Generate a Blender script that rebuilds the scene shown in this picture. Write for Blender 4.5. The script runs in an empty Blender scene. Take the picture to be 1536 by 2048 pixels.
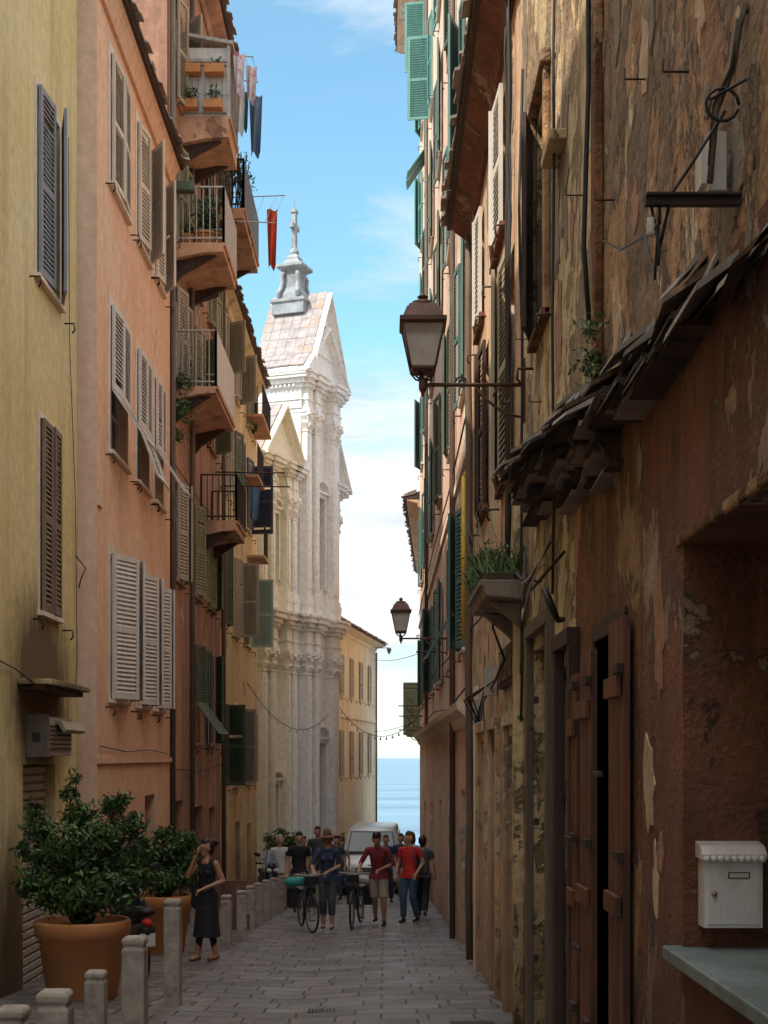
import bpy, bmesh, math, random
import numpy as np
from mathutils import Vector, Matrix
random.seed(7); np.random.seed(7)
sc=bpy.context.scene
SL=0.055
def gz(y): return -SL*y
# ------------------------------------------------------------ materials
def nmat(name):
    m=bpy.data.materials.new(name); m.use_nodes=True
    nt=m.node_tree; b=nt.nodes['Principled BSDF']
    return m,nt,b
def N(nt,t,props=None,**ins):
    n=nt.nodes.new(t)
    for k,v in (props or {}).items(): setattr(n,k,v)
    for k,v in ins.items():
        k2=k.replace('_',' ')
        s=n.inputs[k2]
        if isinstance(v,bpy.types.NodeSocket): nt.links.new(v,s)
        else: s.default_value=v
    return n
def c4(c): return (c[0],c[1],c[2],1)
def mix(nt,f,a,b,bt='MIX'):
    n=nt.nodes.new('ShaderNodeMixRGB'); n.blend_type=bt
    for i,v in enumerate((f,a,b)):
        if isinstance(v,bpy.types.NodeSocket): nt.links.new(v,n.inputs[i])
        elif i==0: n.inputs[0].default_value=v
        else: n.inputs[i].default_value=c4(v)
    return n.outputs[0]
def mth(nt,op,a,b=0.0,clamp=False):
    n=nt.nodes.new('ShaderNodeMath'); n.operation=op; n.use_clamp=clamp
    for i,v in enumerate((a,b)):
        if isinstance(v,bpy.types.NodeSocket): nt.links.new(v,n.inputs[i])
        else: n.inputs[i].default_value=v
    return n.outputs[0]
def mrange(nt,v,a,b,c=0.,d=1.):
    n=nt.nodes.new('ShaderNodeMapRange'); n.clamp=True
    nt.links.new(v,n.inputs[0])
    for i,x in enumerate((a,b,c,d)): n.inputs[i+1].default_value=x
    return n.outputs[0]
def noise(nt,co,scale,detail=5,rough=.55,dist=0.):
    n=nt.nodes.new('ShaderNodeTexNoise'); nt.links.new(co,n.inputs['Vector'])
    n.inputs['Scale'].default_value=scale; n.inputs['Detail'].default_value=detail
    n.inputs['Roughness'].default_value=rough; n.inputs['Distortion'].default_value=dist
    return n.outputs[0]
def mapping(nt,co,s):
    n=nt.nodes.new('ShaderNodeMapping'); nt.links.new(co,n.inputs[0]); n.inputs['Scale'].default_value=s
    return n.outputs[0]
def ocoord(nt): return nt.nodes.new('ShaderNodeTexCoord').outputs['Object']
def bump(nt,b,h,st,dist=.02):
    n=nt.nodes.new('ShaderNodeBump'); n.inputs['Strength'].default_value=st; n.inputs['Distance'].default_value=dist
    nt.links.new(h,n.inputs['Height']); nt.links.new(n.outputs[0],b.inputs['Normal'])
def plaster(name,c1,c2,dirt=(.10,.06,.035),peel=None,pa=.6,streak=.5,bmp=.5,ps=1.1,grime=.7,fine=12,stains=(),peel2=None,bd=.02,worn=0.):
    m,nt,b=nmat(name); co=ocoord(nt)
    n1=mrange(nt,noise(nt,co,.55,6,.6),.36,.64)
    col=mix(nt,n1,c1,c2)
    f=mrange(nt,noise(nt,co,7,8,.65),.3,.7,.80,1.1)
    col=mix(nt,1.,col,mixv(nt,f),'MULTIPLY')
    h=noise(nt,co,fine,6,.6)
    if worn:
        h=mth(nt,'ADD',h,mth(nt,'MULTIPLY',noise(nt,co,2.6,4,.5),1.6))
        wl_=mrange(nt,noise(nt,mapping(nt,co,(1.9,1.9,.55)),1.3,10,.72,.5),.44,.60,0,worn)
        col=mix(nt,wl_,col,tuple(x*.45 for x in c1))
        lt=mrange(nt,noise(nt,mapping(nt,co,(3.1,3.1,.35)),1.1,9,.7,.2),.60,.66,0,worn*.8)
        col=mix(nt,lt,col,tuple(min(.8,x*1.35+.04) for x in c2))
    st=mrange(nt,noise(nt,mapping(nt,co,(2.6,2.6,.16)),1.,6,.6),.5,.78,0,streak)
    col=mix(nt,st,col,dirt)
    if peel:
        pn=noise(nt,mapping(nt,co,(1,1,.7)),ps,11,.68,.35)
        pf=mrange(nt,pn,pa-.006,pa+.006)
        pc=mix(nt,mrange(nt,noise(nt,co,4,6),.4,.6),peel,tuple(x*.6 for x in peel))
        edge=mth(nt,'MULTIPLY',mrange(nt,pn,pa-.03,pa),mrange(nt,pn,pa,pa+.012,1,0))
        col=mix(nt,pf,col,pc)
        col=mix(nt,mth(nt,'MULTIPLY',edge,.65),col,tuple(x*.3 for x in peel))
        h=mth(nt,'SUBTRACT',h,mth(nt,'MULTIPLY',pf,1.6))
        if peel2:
            p2=noise(nt,mapping(nt,co,(1.4,1.4,.8)),ps*2.3,10,.7,.3)
            p2=mrange(nt,p2,.62,.63); col=mix(nt,p2,col,peel2); h=mth(nt,'SUBTRACT',h,p2)
    sx=nt.nodes.new('ShaderNodeSeparateXYZ'); nt.links.new(co,sx.inputs[0])
    hh=mth(nt,'ADD',sx.outputs[2],mth(nt,'MULTIPLY',sx.outputs[1],SL))
    g=mrange(nt,mth(nt,'ADD',hh,mth(nt,'MULTIPLY',noise(nt,co,1.7,6),-2.4)),-1.2,.5,grime,0)
    col=mix(nt,g,col,dirt)
    for (cx,cy,cz,rx,ry,rz) in stains:
        a=N(nt,'ShaderNodeVectorMath',{'operation':'SUBTRACT'}); nt.links.new(co,a.inputs[0]); a.inputs[1].default_value=(cx,cy,cz)
        d=N(nt,'ShaderNodeVectorMath',{'operation':'DIVIDE'}); nt.links.new(a.outputs[0],d.inputs[0]); d.inputs[1].default_value=(rx,ry,rz)
        l=N(nt,'ShaderNodeVectorMath',{'operation':'LENGTH'}); nt.links.new(d.outputs[0],l.inputs[0])
        v=mth(nt,'ADD',l.outputs['Value'],mth(nt,'MULTIPLY',noise(nt,mapping(nt,co,(3,3,.9)),1.8,7,.75),1.0))
        col=mix(nt,mrange(nt,v,1.15,1.75,.94,0),col,dirt)
    nt.links.new(col,b.inputs['Base Color']); b.inputs['Roughness'].default_value=.9
    bump(nt,b,h,bmp,bd)
    return m
def mixv(nt,v):
    n=nt.nodes.new('ShaderNodeCombineColor')
    for i in range(3): nt.links.new(v,n.inputs[i])
    return n.outputs[0]
def paint(name,c,rough=.6,metal=0.,var=.25,scale=6,bmp=.15,dirt=None,spec=None,streaky=False):
    m,nt,b=nmat(name); co=ocoord(nt)
    cc=mapping(nt,co,(3,3,.4)) if streaky else co
    n1=mrange(nt,noise(nt,cc,scale,7,.65),.3,.7)
    col=mix(nt,n1,tuple(x*(1-var) for x in c),tuple(min(1,x*(1+var*.5)) for x in c))
    if dirt:
        col=mix(nt,mrange(nt,noise(nt,cc,scale*.6,8,.7),.52,.62,0,.8),col,dirt)
    nt.links.new(col,b.inputs['Base Color']); b.inputs['Roughness'].default_value=rough; b.inputs['Metallic'].default_value=metal
    if bmp: bump(nt,b,noise(nt,co,scale*4,5),bmp,.01)
    return m
def glassm(name,c=(.03,.035,.04),rough=.08):
    m,nt,b=nmat(name); b.inputs['Base Color'].default_value=c4(c); b.inputs['Roughness'].default_value=rough
    co=ocoord(nt); bump(nt,b,noise(nt,co,1.5,2),.05,.02)
    return m
M={}
M['yellow']=plaster('yellow_plaster',(.70,.55,.25),(.78,.65,.36),dirt=(.10,.06,.025),streak=.32,bmp=.35,stains=[(-4,16.6,2.5,.6,1.5,1.1),(-4,15.4,-.9,.6,.7,1.8)],grime=.75)
M['pink']=plaster('pink_plaster',(.80,.45,.28),(.85,.55,.36),dirt=(.42,.21,.13),peel=(.84,.60,.42),pa=.67,streak=.42,bmp=.25,grime=.5)
M['pink_ret']=plaster('pale_pink_plaster',(.80,.56,.42),(.74,.48,.33),dirt=(.3,.17,.1),streak=.4,bmp=.25)
M['dpink']=plaster('dark_pink_plaster',(.44,.22,.14),(.56,.31,.20),dirt=(.12,.055,.035),streak=.8,peel=(.52,.37,.26),pa=.6,bmp=.5,worn=.45)
M['ochre']=plaster('ochre_plaster',(.72,.50,.24),(.78,.58,.32),dirt=(.22,.12,.06),streak=.65,peel=(.6,.46,.3),pa=.62,bmp=.5)
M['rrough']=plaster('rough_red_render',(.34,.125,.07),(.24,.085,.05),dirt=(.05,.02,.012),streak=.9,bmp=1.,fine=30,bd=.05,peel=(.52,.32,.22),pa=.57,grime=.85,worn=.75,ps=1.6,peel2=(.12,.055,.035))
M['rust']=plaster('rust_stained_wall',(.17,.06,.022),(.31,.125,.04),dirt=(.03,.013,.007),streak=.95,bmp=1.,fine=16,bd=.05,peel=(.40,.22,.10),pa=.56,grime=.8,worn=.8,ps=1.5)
M['rorange']=plaster('orange_worn_plaster',(.50,.26,.13),(.62,.36,.19),dirt=(.11,.05,.028),peel=(.32,.20,.12),pa=.52,streak=.9,bmp=1.,bd=.045,peel2=(.70,.52,.34),worn=.7)
M['rochre']=plaster('ochre_worn_plaster',(.78,.61,.36),(.70,.48,.27),dirt=(.15,.085,.04),peel=(.40,.27,.16),pa=.52,streak=.75,bmp=1.,bd=.045,ps=1.5,peel2=(.17,.10,.06),worn=.4)
M['rpeach']=plaster('peach_worn_plaster',(.70,.42,.26),(.76,.52,.34),dirt=(.24,.12,.07),peel=(.64,.50,.35),pa=.55,streak=.7,bmp=.7,peel2=(.40,.25,.15),worn=.4)
M['r3']=plaster('rose_plaster',(.76,.46,.32),(.84,.62,.47),dirt=(.40,.22,.15),peel=(.84,.74,.59),pa=.57,streak=.5,bmp=.4,ps=.6)
M['far']=plaster('pale_yellow_plaster',(.72,.60,.40),(.78,.68,.50),dirt=(.36,.27,.17),streak=.7,bmp=.3)
M['church']=plaster('white_church_stone',(.89,.88,.86),(.91,.90,.88),dirt=(.7,.67,.62),streak=.1,bmp=.05,grime=.05)
M['church_warm_lit']=plaster('warm_lit_church_stone',(.87,.80,.61),(.89,.84,.72),dirt=(.65,.57,.4),streak=.15,bmp=.05,grime=.05)  # near wing: warm sunlight put into the colour of the white stone
M['trimpale']=plaster('pale_trim_plaster',(.82,.68,.55),(.76,.60,.47),dirt=(.45,.31,.22),streak=.3,bmp=.2,grime=.2)
M['patchA']=plaster('pale_patch_plaster',(.66,.47,.32),(.58,.38,.24),dirt=(.2,.11,.07),streak=.6,bmp=.8,bd=.03,grime=.3,worn=.4)
M['patchB']=plaster('grey_patch_cement',(.34,.26,.20),(.27,.19,.14),dirt=(.1,.06,.04),streak=.7,bmp=1.,bd=.03,grime=.3,worn=.4)
M['patchC']=plaster('rose_patch_plaster',(.50,.25,.17),(.42,.19,.12),dirt=(.12,.05,.03),streak=.7,bmp=1.,bd=.03,grime=.3,worn=.5)
M['lauze']=paint('stone_slate',(.27,.21,.17),.8,0,.5,3,.8,dirt=(.36,.24,.15))
M['lauze_l']=paint('church_slate',(.38,.34,.34),.8,0,.4,2.5,.6,dirt=(.40,.27,.18))
M['slate']=paint('awning_slate',(.27,.21,.17),.6,0,.55,4,.9,dirt=(.42,.24,.13))
M['slate2']=paint('grey_awning_slate',(.34,.30,.27),.6,0,.5,4,.9,dirt=(.22,.13,.08))
M['counter']=paint('green_slate',(.20,.24,.23),.5,0,.5,3,.6,dirt=(.13,.12,.10))
M['wood']=paint('dark_wood',(.06,.03,.02),.75,0,.5,5,.7,streaky=True)
M['rotwood']=paint('rotten_wood',(.06,.036,.022),.9,0,.6,8,1.,dirt=(.13,.07,.035))
M['doorred']=paint('red_brown_door',(.16,.048,.022),.55,0,.6,5,.5,streaky=True,dirt=(.05,.022,.014))
M['doorgrey']=paint('grey_brown_door',(.15,.105,.075),.7,0,.4,5,.4,streaky=True)
M['iron']=paint('rusty_iron',(.06,.035,.028),.6,.4,.4,20,.3)
M['black']=paint('black_cable',(.015,.014,.015),.6,0,.2,10,0)
M['rail']=paint('grey_railing',(.46,.42,.38),.6,.1,.2,15,.1,dirt=(.30,.16,.09))
M['slab']=plaster('balcony_plaster',(.70,.42,.26),(.58,.31,.19),dirt=(.13,.07,.045),streak=.7,peel=(.50,.22,.13),pa=.58,bmp=.6,grime=0)
M['glass']=glassm('window_glass')
M['white']=paint('white_paint',(.74,.70,.66),.5,0,.1,6,.1)
M['mail']=paint('white_enamel',(.76,.67,.63),.35,0,.1,6,.05,dirt=(.60,.47,.39))
M['sh_blue']=paint('blue_grey_shutter',(.27,.27,.30),.6,0,.25,4,.2,streaky=True)
M['sh_brown']=paint('brown_shutter',(.22,.15,.10),.7,0,.4,4,.3,streaky=True)
M['sh_cream']=paint('cream_shutter',(.68,.56,.44),.6,0,.25,4,.2,streaky=True)
M['sh_grey']=paint('pale_grey_shutter',(.66,.60,.54),.6,0,.2,4,.2,streaky=True)
M['sh_green']=paint('olive_shutter',(.26,.27,.15),.65,0,.35,4,.2,streaky=True)
M['sh_beige']=paint('beige_grey_shutter',(.42,.36,.27),.65,0,.3,4,.2,streaky=True)
M['sh_dgreen']=paint('dark_green_shutter',(.09,.12,.075),.6,0,.3,4,.2,streaky=True)
M['sh_lteal']=paint('light_teal_shutter',(.36,.47,.40),.6,0,.2,4,.2,streaky=True)
M['sh_teal']=paint('teal_shutter',(.12,.31,.27),.55,0,.3,4,.2,streaky=True)
M['sh_dteal']=paint('dark_teal_shutter',(.09,.17,.15),.6,0,.3,4,.2,streaky=True)
M['sh_navy']=paint('navy_shutter',(.05,.06,.10),.6,0,.3,4,.2,streaky=True)
M['terra']=paint('terracotta',(.60,.24,.075),.7,0,.2,3,.2,dirt=(.46,.24,.12))
M['stonepost']=paint('bollard_stone',(.42,.36,.30),.85,0,.35,9,.5,dirt=(.25,.19,.14))
M['bark']=paint('bark',(.08,.055,.035),.9,0,.3,10,.5)
for k,c in (('leafA',(.03,.07,.017)),('leafB',(.055,.115,.027)),('leafC',(.10,.165,.04)),('leafD',(.18,.21,.08))):
    M[k]=paint(k,c,.45,0,.3,8,0)
M['bronze']=paint('lamp_bronze',(.13,.06,.04),.5,.4,.35,12,.2)
def lampglass(name,col=(.72,.58,.45)):
    m,nt,b=nmat(name); b.inputs['Base Color'].default_value=c4(col)
    b.inputs['Roughness'].default_value=.35; b.inputs['Transmission Weight'].default_value=.55
    co=ocoord(nt); c=mix(nt,mrange(nt,noise(nt,co,6,5),.35,.65),col,tuple(x*.75 for x in col)); nt.links.new(c,b.inputs['Base Color'])
    return m
M['lampglass']=lampglass('frosted_lamp_glass')
def paving():
    m,nt,b=nmat('stone_paving'); co=ocoord(nt)
    w=N(nt,'ShaderNodeVectorMath',{'operation':'ADD'}); nt.links.new(co,w.inputs[0])
    nn=nt.nodes.new('ShaderNodeTexNoise'); nt.links.new(co,nn.inputs['Vector']); nn.inputs['Scale'].default_value=1.6
    sc_=N(nt,'ShaderNodeVectorMath',{'operation':'SCALE'}); nt.links.new(nn.outputs['Color'],sc_.inputs[0]); sc_.inputs['Scale'].default_value=.045
    nt.links.new(sc_.outputs[0],w.inputs[1])
    br=nt.nodes.new('ShaderNodeTexBrick'); nt.links.new(w.outputs[0],br.inputs['Vector'])
    br.inputs['Scale'].default_value=1.; br.inputs['Brick Width'].default_value=.58; br.inputs['Row Height'].default_value=.40
    br.inputs['Mortar Size'].default_value=.012; br.inputs['Mortar Smooth'].default_value=.5; br.offset=.43; br.squash=.75; br.squash_frequency=3
    br.inputs['Color1'].default_value=(.125,.12,.122,1); br.inputs['Color2'].default_value=(.27,.235,.215,1); br.inputs['Mortar'].default_value=(.05,.04,.034,1)
    col=mix(nt,mrange(nt,noise(nt,co,.5,7,.65),.38,.62),br.outputs['Color'],(.16,.12,.095),'MIX')
    col=mix(nt,.5,br.outputs['Color'],col)
    f=mrange(nt,noise(nt,co,4,9,.75),.3,.7,.45,1.3); col=mix(nt,1.,col,mixv(nt,f),'MULTIPLY')
    nt.links.new(col,b.inputs['Base Color'])
    nt.links.new(mrange(nt,noise(nt,co,2.,6),.3,.7,.33,.7),b.inputs['Roughness'])
    h=mth(nt,'ADD',mth(nt,'MULTIPLY',br.outputs['Fac'],-1.),mth(nt,'MULTIPLY',noise(nt,co,7,6),.8))
    bump(nt,b,h,.9,.025)
    return m
M['paving']=paving()
def seam():
    m,nt,b=nmat('sea_water'); co=ocoord(nt)
    c=mix(nt,mrange(nt,noise(nt,mapping(nt,co,(.002,.02,1)),1.,6),.4,.6),(.08,.17,.26),(.15,.28,.38))
    nt.links.new(c,b.inputs['Base Color']); b.inputs['Roughness'].default_value=.3; b.inputs['IOR'].default_value=1.33
    bump(nt,b,noise(nt,mapping(nt,co,(.15,.5,1)),1.,8,.7),1.,.8)
    return m
M['sea']=seam()
# ------------------------------------------------------------ mesh builder
def ident(a,b,c): return Vector((a,b,c))
class Fr:
    def __init__(s,o,t,n): s.o=o;s.t=t;s.n=n
    def __call__(s,a,b,c): return Vector((s.o[0]+s.t[0]*a+s.n[0]*b, s.o[1]+s.t[1]*a+s.n[1]*b, c))
def cap_geo(a,b,ra,rb,flat=1.,fv=(0,1,0),ends=(1,1),n=12):
    a=Vector(a);b=Vector(b);ax=b-a;L=ax.length
    d=ax.normalized() if L>1e-6 else Vector((0,0,1))
    u=d.orthogonal().normalized(); w=d.cross(u); fv=Vector(fv).normalized()
    st=[]
    K=4
    if ends[0]:
        for k in range(K): t=-math.pi/2+math.pi/2*(k/K); st.append((a+d*ra*math.sin(t),max(ra*math.cos(t),1e-4)))
    st.append((a,ra)); 
    if L>1e-6: st.append((b,rb))
    if ends[1]:
        for k in range(1,K+1): t=math.pi/2*(k/K); st.append((b+d*rb*math.sin(t),max(rb*math.cos(t),1e-4)))
    vs=[];fs=[]
    for c,r in st:
        for i in range(n):
            an=2*math.pi*i/n; off=(u*math.cos(an)+w*math.sin(an))*r
            off=off-fv*(off.dot(fv)*(1-flat)); vs.append(c+off)
    for k in range(len(st)-1):
        for i in range(n):
            j=(i+1)%n; fs.append((k*n+i,k*n+j,(k+1)*n+j,(k+1)*n+i))
    fs.append(tuple(range(n))[::-1]); fs.append(tuple(range((len(st)-1)*n,len(st)*n)))
    return vs,fs
class MB:
    def __init__(s,F=None): s.v=[];s.f=[];s.m=[];s.s=[];s.F=F or ident
    def add(s,vs,fs,mi=0,sm=False,raw=False):
        o=len(s.v)
        s.v+= [Vector(p) for p in vs] if raw else [s.F(*p) for p in vs]
        for f in fs: s.f.append(tuple(i+o for i in f)); s.m.append(mi); s.s.append(sm)
    def box(s,a0,a1,b0,b1,c0,c1,mi=0):
        s.add([(a,b,c) for a in (a0,a1) for b in (b0,b1) for c in (c0,c1)],
              [(0,1,3,2),(4,6,7,5),(0,4,5,1),(2,3,7,6),(0,2,6,4),(1,5,7,3)],mi)
    def hexa(s,p,mi=0):
        s.add(p,[(3,2,1,0),(4,5,6,7),(0,1,5,4),(1,2,6,5),(2,3,7,6),(3,0,4,7)],mi)
    def quad(s,p,mi=0): s.add(p,[tuple(range(len(p)))],mi)
    def prism(s,poly,b0,b1,mi=0):
        n=len(poly); vs=[(a,b0,c) for a,c in poly]+[(a,b1,c) for a,c in poly]
        s.add(vs,[tuple(range(n)),tuple(range(n,2*n))[::-1]]+[(i,(i+1)%n,(i+1)%n+n,i+n) for i in range(n)],mi)
    def prismx(s,poly,a0,a1,mi=0):
        n=len(poly); vs=[(a0,b,c) for b,c in poly]+[(a1,b,c) for b,c in poly]
        s.add(vs,[tuple(range(n)),tuple(range(n,2*n))[::-1]]+[(i,(i+1)%n,(i+1)%n+n,i+n) for i in range(n)],mi)
    def tube(s,pts,r,mi=0,n=6,closed=False):
        P=[s.F(*p) for p in pts]; m=len(P); rs=r if isinstance(r,(list,tuple)) else [r]*m
        vs=[];fs=[];prev=None
        for i,p in enumerate(P):
            if closed: d=(P[(i+1)%m]-P[i-1]).normalized()
            else: d=(P[min(i+1,m-1)]-P[max(i-1,0)]).normalized()
            if prev is None: u=d.orthogonal().normalized()
            else: u=(prev-d*prev.dot(d)).normalized()
            prev=u; w=d.cross(u)
            for k in range(n):
                an=2*math.pi*k/n; vs.append(p+(u*math.cos(an)+w*math.sin(an))*rs[i])
        for i in range(m if closed else m-1):
            j=(i+1)%m
            for k in range(n):
                l=(k+1)%n; fs.append((i*n+k,i*n+l,j*n+l,j*n+k))
        if not closed: fs.append(tuple(range(n))[::-1]); fs.append(tuple(range((m-1)*n,m*n)))
        s.add(vs,fs,mi,True,raw=True)
    def lathe(s,c,prof,mi=0,n=24,sm=True,rot=0.,sq=None):
        vs=[];fs=[]
        for r,z in prof:
            for i in range(n):
                a=2*math.pi*i/n+rot; vs.append((c[0]+r*math.cos(a),c[1]+r*math.sin(a),c[2]+z))
        for k in range(len(prof)-1):
            for i in range(n):
                j=(i+1)%n; fs.append((k*n+i,k*n+j,(k+1)*n+j,(k+1)*n+i))
        fs.append(tuple(range(n))[::-1]); fs.append(tuple(range((len(prof)-1)*n,len(prof)*n)))
        s.add(vs,fs,mi,sm)
    def cap(s,a,b,ra,rb,mi=0,flat=1.,fv=(0,1,0),ends=(1,1),n=12):
        vs,fs=cap_geo(a,b,ra,rb,flat,fv,ends,n); s.add(vs,fs,mi,True)
    def build(s,name,mats,parent=None,bevel=0,recalc=True):
        me=bpy.data.meshes.new(name); me.from_pydata([tuple(v) for v in s.v],[],s.f)
        for m in mats: me.materials.append(M[m] if isinstance(m,str) else m)
        me.polygons.foreach_set('material_index',s.m); me.polygons.foreach_set('use_smooth',s.s)
        if recalc:
            bm=bmesh.new(); bm.from_mesh(me); bmesh.ops.recalc_face_normals(bm,faces=bm.faces); bm.to_mesh(me); bm.free()
        ob=bpy.data.objects.new(name,me); sc.collection.objects.link(ob)
        if parent: ob.parent=parent
        if bevel:
            mo=ob.modifiers.new('b','BEVEL'); mo.width=bevel; mo.segments=2; mo.limit_method='ANGLE'
        return ob
def empty(name,loc=(0,0,0),rz=0.):
    e=bpy.data.objects.new(name,None); e.location=loc; e.rotation_euler=(0,0,rz); e.empty_display_size=.2
    sc.collection.objects.link(e); return e
# ------------------------------------------------------------ architecture helpers
def wallgrid(mb,s0,s1,z0,z1,holes,depth=.22,matfn=None,mi=0,gi=1,splits_s=(),splits_z=()):
    S=sorted({s0,s1,*splits_s,*[h[0] for h in holes],*[h[1] for h in holes]}); S=[x for x in S if s0<=x<=s1]
    Z=sorted({z0,z1,*splits_z,*[h[2] for h in holes],*[h[3] for h in holes]}); Z=[x for x in Z if z0<=x<=z1]
    for i in range(len(S)-1):
        for j in range(len(Z)-1):
            a=(S[i]+S[i+1])/2; c=(Z[j]+Z[j+1])/2
            if any(h[0]<a<h[1] and h[2]<c<h[3] for h in holes): continue
            k=matfn(a,c) if matfn else mi
            mb.quad([(S[i],0,Z[j]),(S[i+1],0,Z[j]),(S[i+1],0,Z[j+1]),(S[i],0,Z[j+1])],k)
    for h in holes:
        a,b,c,d=h[:4]; dp=h[4] if len(h)>4 else depth
        k=matfn((a+b)/2,(c+d)/2) if matfn else mi
        mb.quad([(a,0,c),(a,-dp,c),(a,-dp,d),(a,0,d)],k); mb.quad([(b,0,c),(b,-dp,c),(b,-dp,d),(b,0,d)],k)
        mb.quad([(a,0,c),(b,0,c),(b,-dp,c),(a,-dp,c)],k); mb.quad([(a,0,d),(b,0,d),(b,-dp,d),(a,-dp,d)],k)
        mb.quad([(a,-dp,c),(b,-dp,c),(b,-dp,d),(a,-dp,d)],gi)
def lauze(mb,s0,s1,nn,z,mi=0,depth=.5,layers=3,w=(.18,.38),jit=.06,rise=.25):
    for l in range(layers):
        s=s0
        while s<s1:
            ww=random.uniform(*w); o=random.uniform(-jit,jit)-l*.05; zz=z+l*.035+random.uniform(-.01,.01); t=random.uniform(.02,.035)
            e=min(s+ww-.006,s1)
            r=random.uniform(-.012,.012)
            mb.hexa([(s,nn+o,zz),(e,nn+o+r,zz+r*.5),(e,nn-depth,zz+rise*depth),(s,nn-depth,zz+rise*depth),
                     (s,nn+o,zz+t),(e,nn+o+r,zz+t+r*.5),(e,nn-depth,zz+t+rise*depth),(s,nn-depth,zz+t+rise*depth)],mi)
            s+=ww
def leaf(mb,F,sh,d,w,z0,z1,ang,mi,flap=0.,n0=.03):
    A=math.radians(ang); ca,sa=math.cos(A),math.sin(A); zt=z1; T=math.radians(flap)
    ct,st=math.cos(T),math.sin(T)
    def L(a,b,c):
        dz=zt-c
        bb=b*ct+dz*st; cc=zt-dz*ct
        return F(sh+d*(a*ca)-d*sa*bb, n0+a*sa+bb*ca, cc)
    old=mb.F; mb.F=L
    t=.035 if ang<150 else -.035; fw=.07
    lo,hi_=min(0,t),max(0,t)
    mb.box(0,fw,lo,hi_,z0,z1,mi); mb.box(w-fw,w,lo,hi_,z0,z1,mi)
    H=z1-z0; rails=[z0+fw/2,z1-fw/2]+([z0+H*.48] if H>=1.3 else [])
    for r in rails: mb.box(fw,w-fw,lo+.002,hi_-.002,r-fw/2,r+fw/2,mi)
    rs=sorted(rails)
    for i in range(len(rs)-1):
        a,b=rs[i]+fw/2,rs[i+1]-fw/2; n=max(2,int((b-a)/.058)); p=(b-a)/n
        for k in range(n):
            q=a+k*p
            if random.random()<.012: continue
            x0,x1=fw,w-fw
            mb.add([(x0,t*.9,q+.004),(x1,t*.9,q+.004),(x1,t*.1,q+p*.9),(x0,t*.1,q+p*.9),
                    (x0,t*.9,q+.014),(x1,t*.9,q+.014),(x1,t*.1,q+p*.9+.01),(x0,t*.1,q+p*.9+.01)],
                   [(3,2,1,0),(4,5,6,7),(0,1,5,4),(2,3,7,6)],mi)
    mb.F=old
def make_building(name,F,s0,s1,zt,mats,wins,extra_holes=(),trim=None,ov=.4,matfn=None,roofmat='lauze',splits_s=(),splits_z=(),eave=True,depth=7.,zb=None,shm=(),endmat=0,trimw=.13,soffit='wood'):
    e=empty(name); mb=MB(F); zb=gz(s1)-.6 if zb is None else zb
    holes=[(w[0],w[1],w[2],w[3]) for w in wins]+list(extra_holes)
    wallgrid(mb,s0,s1,zb,zt,holes,matfn=matfn,gi=len(mats),splits_s=splits_s,splits_z=splits_z)
    for s in (s0,s1): mb.quad([(s,0,zb),(s,-depth,zb),(s,-depth,zt),(s,0,zt)],endmat)
    mb.quad([(s0,-depth,zb),(s1,-depth,zb),(s1,-depth,zt),(s0,-depth,zt)],endmat)
    mb.quad([(s0,0,zt),(s1,0,zt),(s1,-depth,zt),(s0,-depth,zt)],endmat)
    mb.build('walls',list(mats)+['glass'],e,recalc=False)
    if eave:
        r=MB(F)
        r.prismx([(ov-.08,zt+.004),(ov-.08,zt+.06),(-depth/2,zt+1.7),(-depth,zt+.06),(-depth,zt+.004)],s0-.02,s1+.05,1)
        r.prismx([(.003,zt-.28),(.05,zt-.28),(.1,zt-.14),(ov-.18,zt-.04),(ov-.14,zt+.002),(.003,zt+.002)],s0,s1,2)
        lauze(r,s0-.05,s1+.1,ov,zt+.065,0,layers=4)
        r.build('roof',[roofmat,soffit,mats[0]],e)
    if wins:
        fb=MB(F); sh=MB(F)
        for w in wins:
            a,b,c,d,aL,aR,fl,ci=w[:8]
            if trim:
                tw=trimw
                fb.box(a-tw,a,.001,.014,c-.05,d+tw,0); fb.box(b,b+tw,.001,.014,c-.05,d+tw,0); fb.box(a,b,.001,.0135,d,d+tw,0)
            fb.box(a-.1,b+.1,.001,.07,c-.055,c-.002,0)
            fb.box(a+.004,a+.06,-.16,-.11,c+.004,d-.004,1); fb.box(b-.06,b-.004,-.16,-.11,c+.004,d-.004,1)
            fb.box(a+.06,b-.06,-.16,-.11,c+.004,c+.06,1); fb.box(a+.06,b-.06,-.16,-.11,d-.06,d-.004,1); m_=(a+b)/2
            fb.box(m_-.035,m_+.035,-.16,-.105,c+.06,d-.06,1)
            for q in (.33,.66): fb.box(a+.06,m_-.035,-.155,-.115,c+(d-c)*q-.015,c+(d-c)*q+.015,1); fb.box(m_+.035,b-.06,-.155,-.115,c+(d-c)*q-.015,c+(d-c)*q+.015,1)
            W=(b-a)/2
            for (hs,dd,an) in ((a,1,aL),(b,-1,aR)):
                if an is None: continue
                if fl:
                    zs=c+(d-c)*.42
                    leaf(sh,F,hs,dd,W-.005,zs,d,an,ci); leaf(sh,F,hs,dd,W-.005,c,zs-.01,an,ci,flap=fl)
                else: leaf(sh,F,hs,dd,W-.005,c+.01,d-.01,an,ci)
            for hx in (a-.3,b+.3):
                fb.tube([(hx,.0,c-.12),(hx,.12,c-.12),(hx,.13,c-.2),(hx,.1,c-.24)],.012,2,5)
        fb.build('window_frames',[trim or mats[0],'white','iron'],e)
        sh.build('shutters',list(shm),e)
    return e
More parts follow.
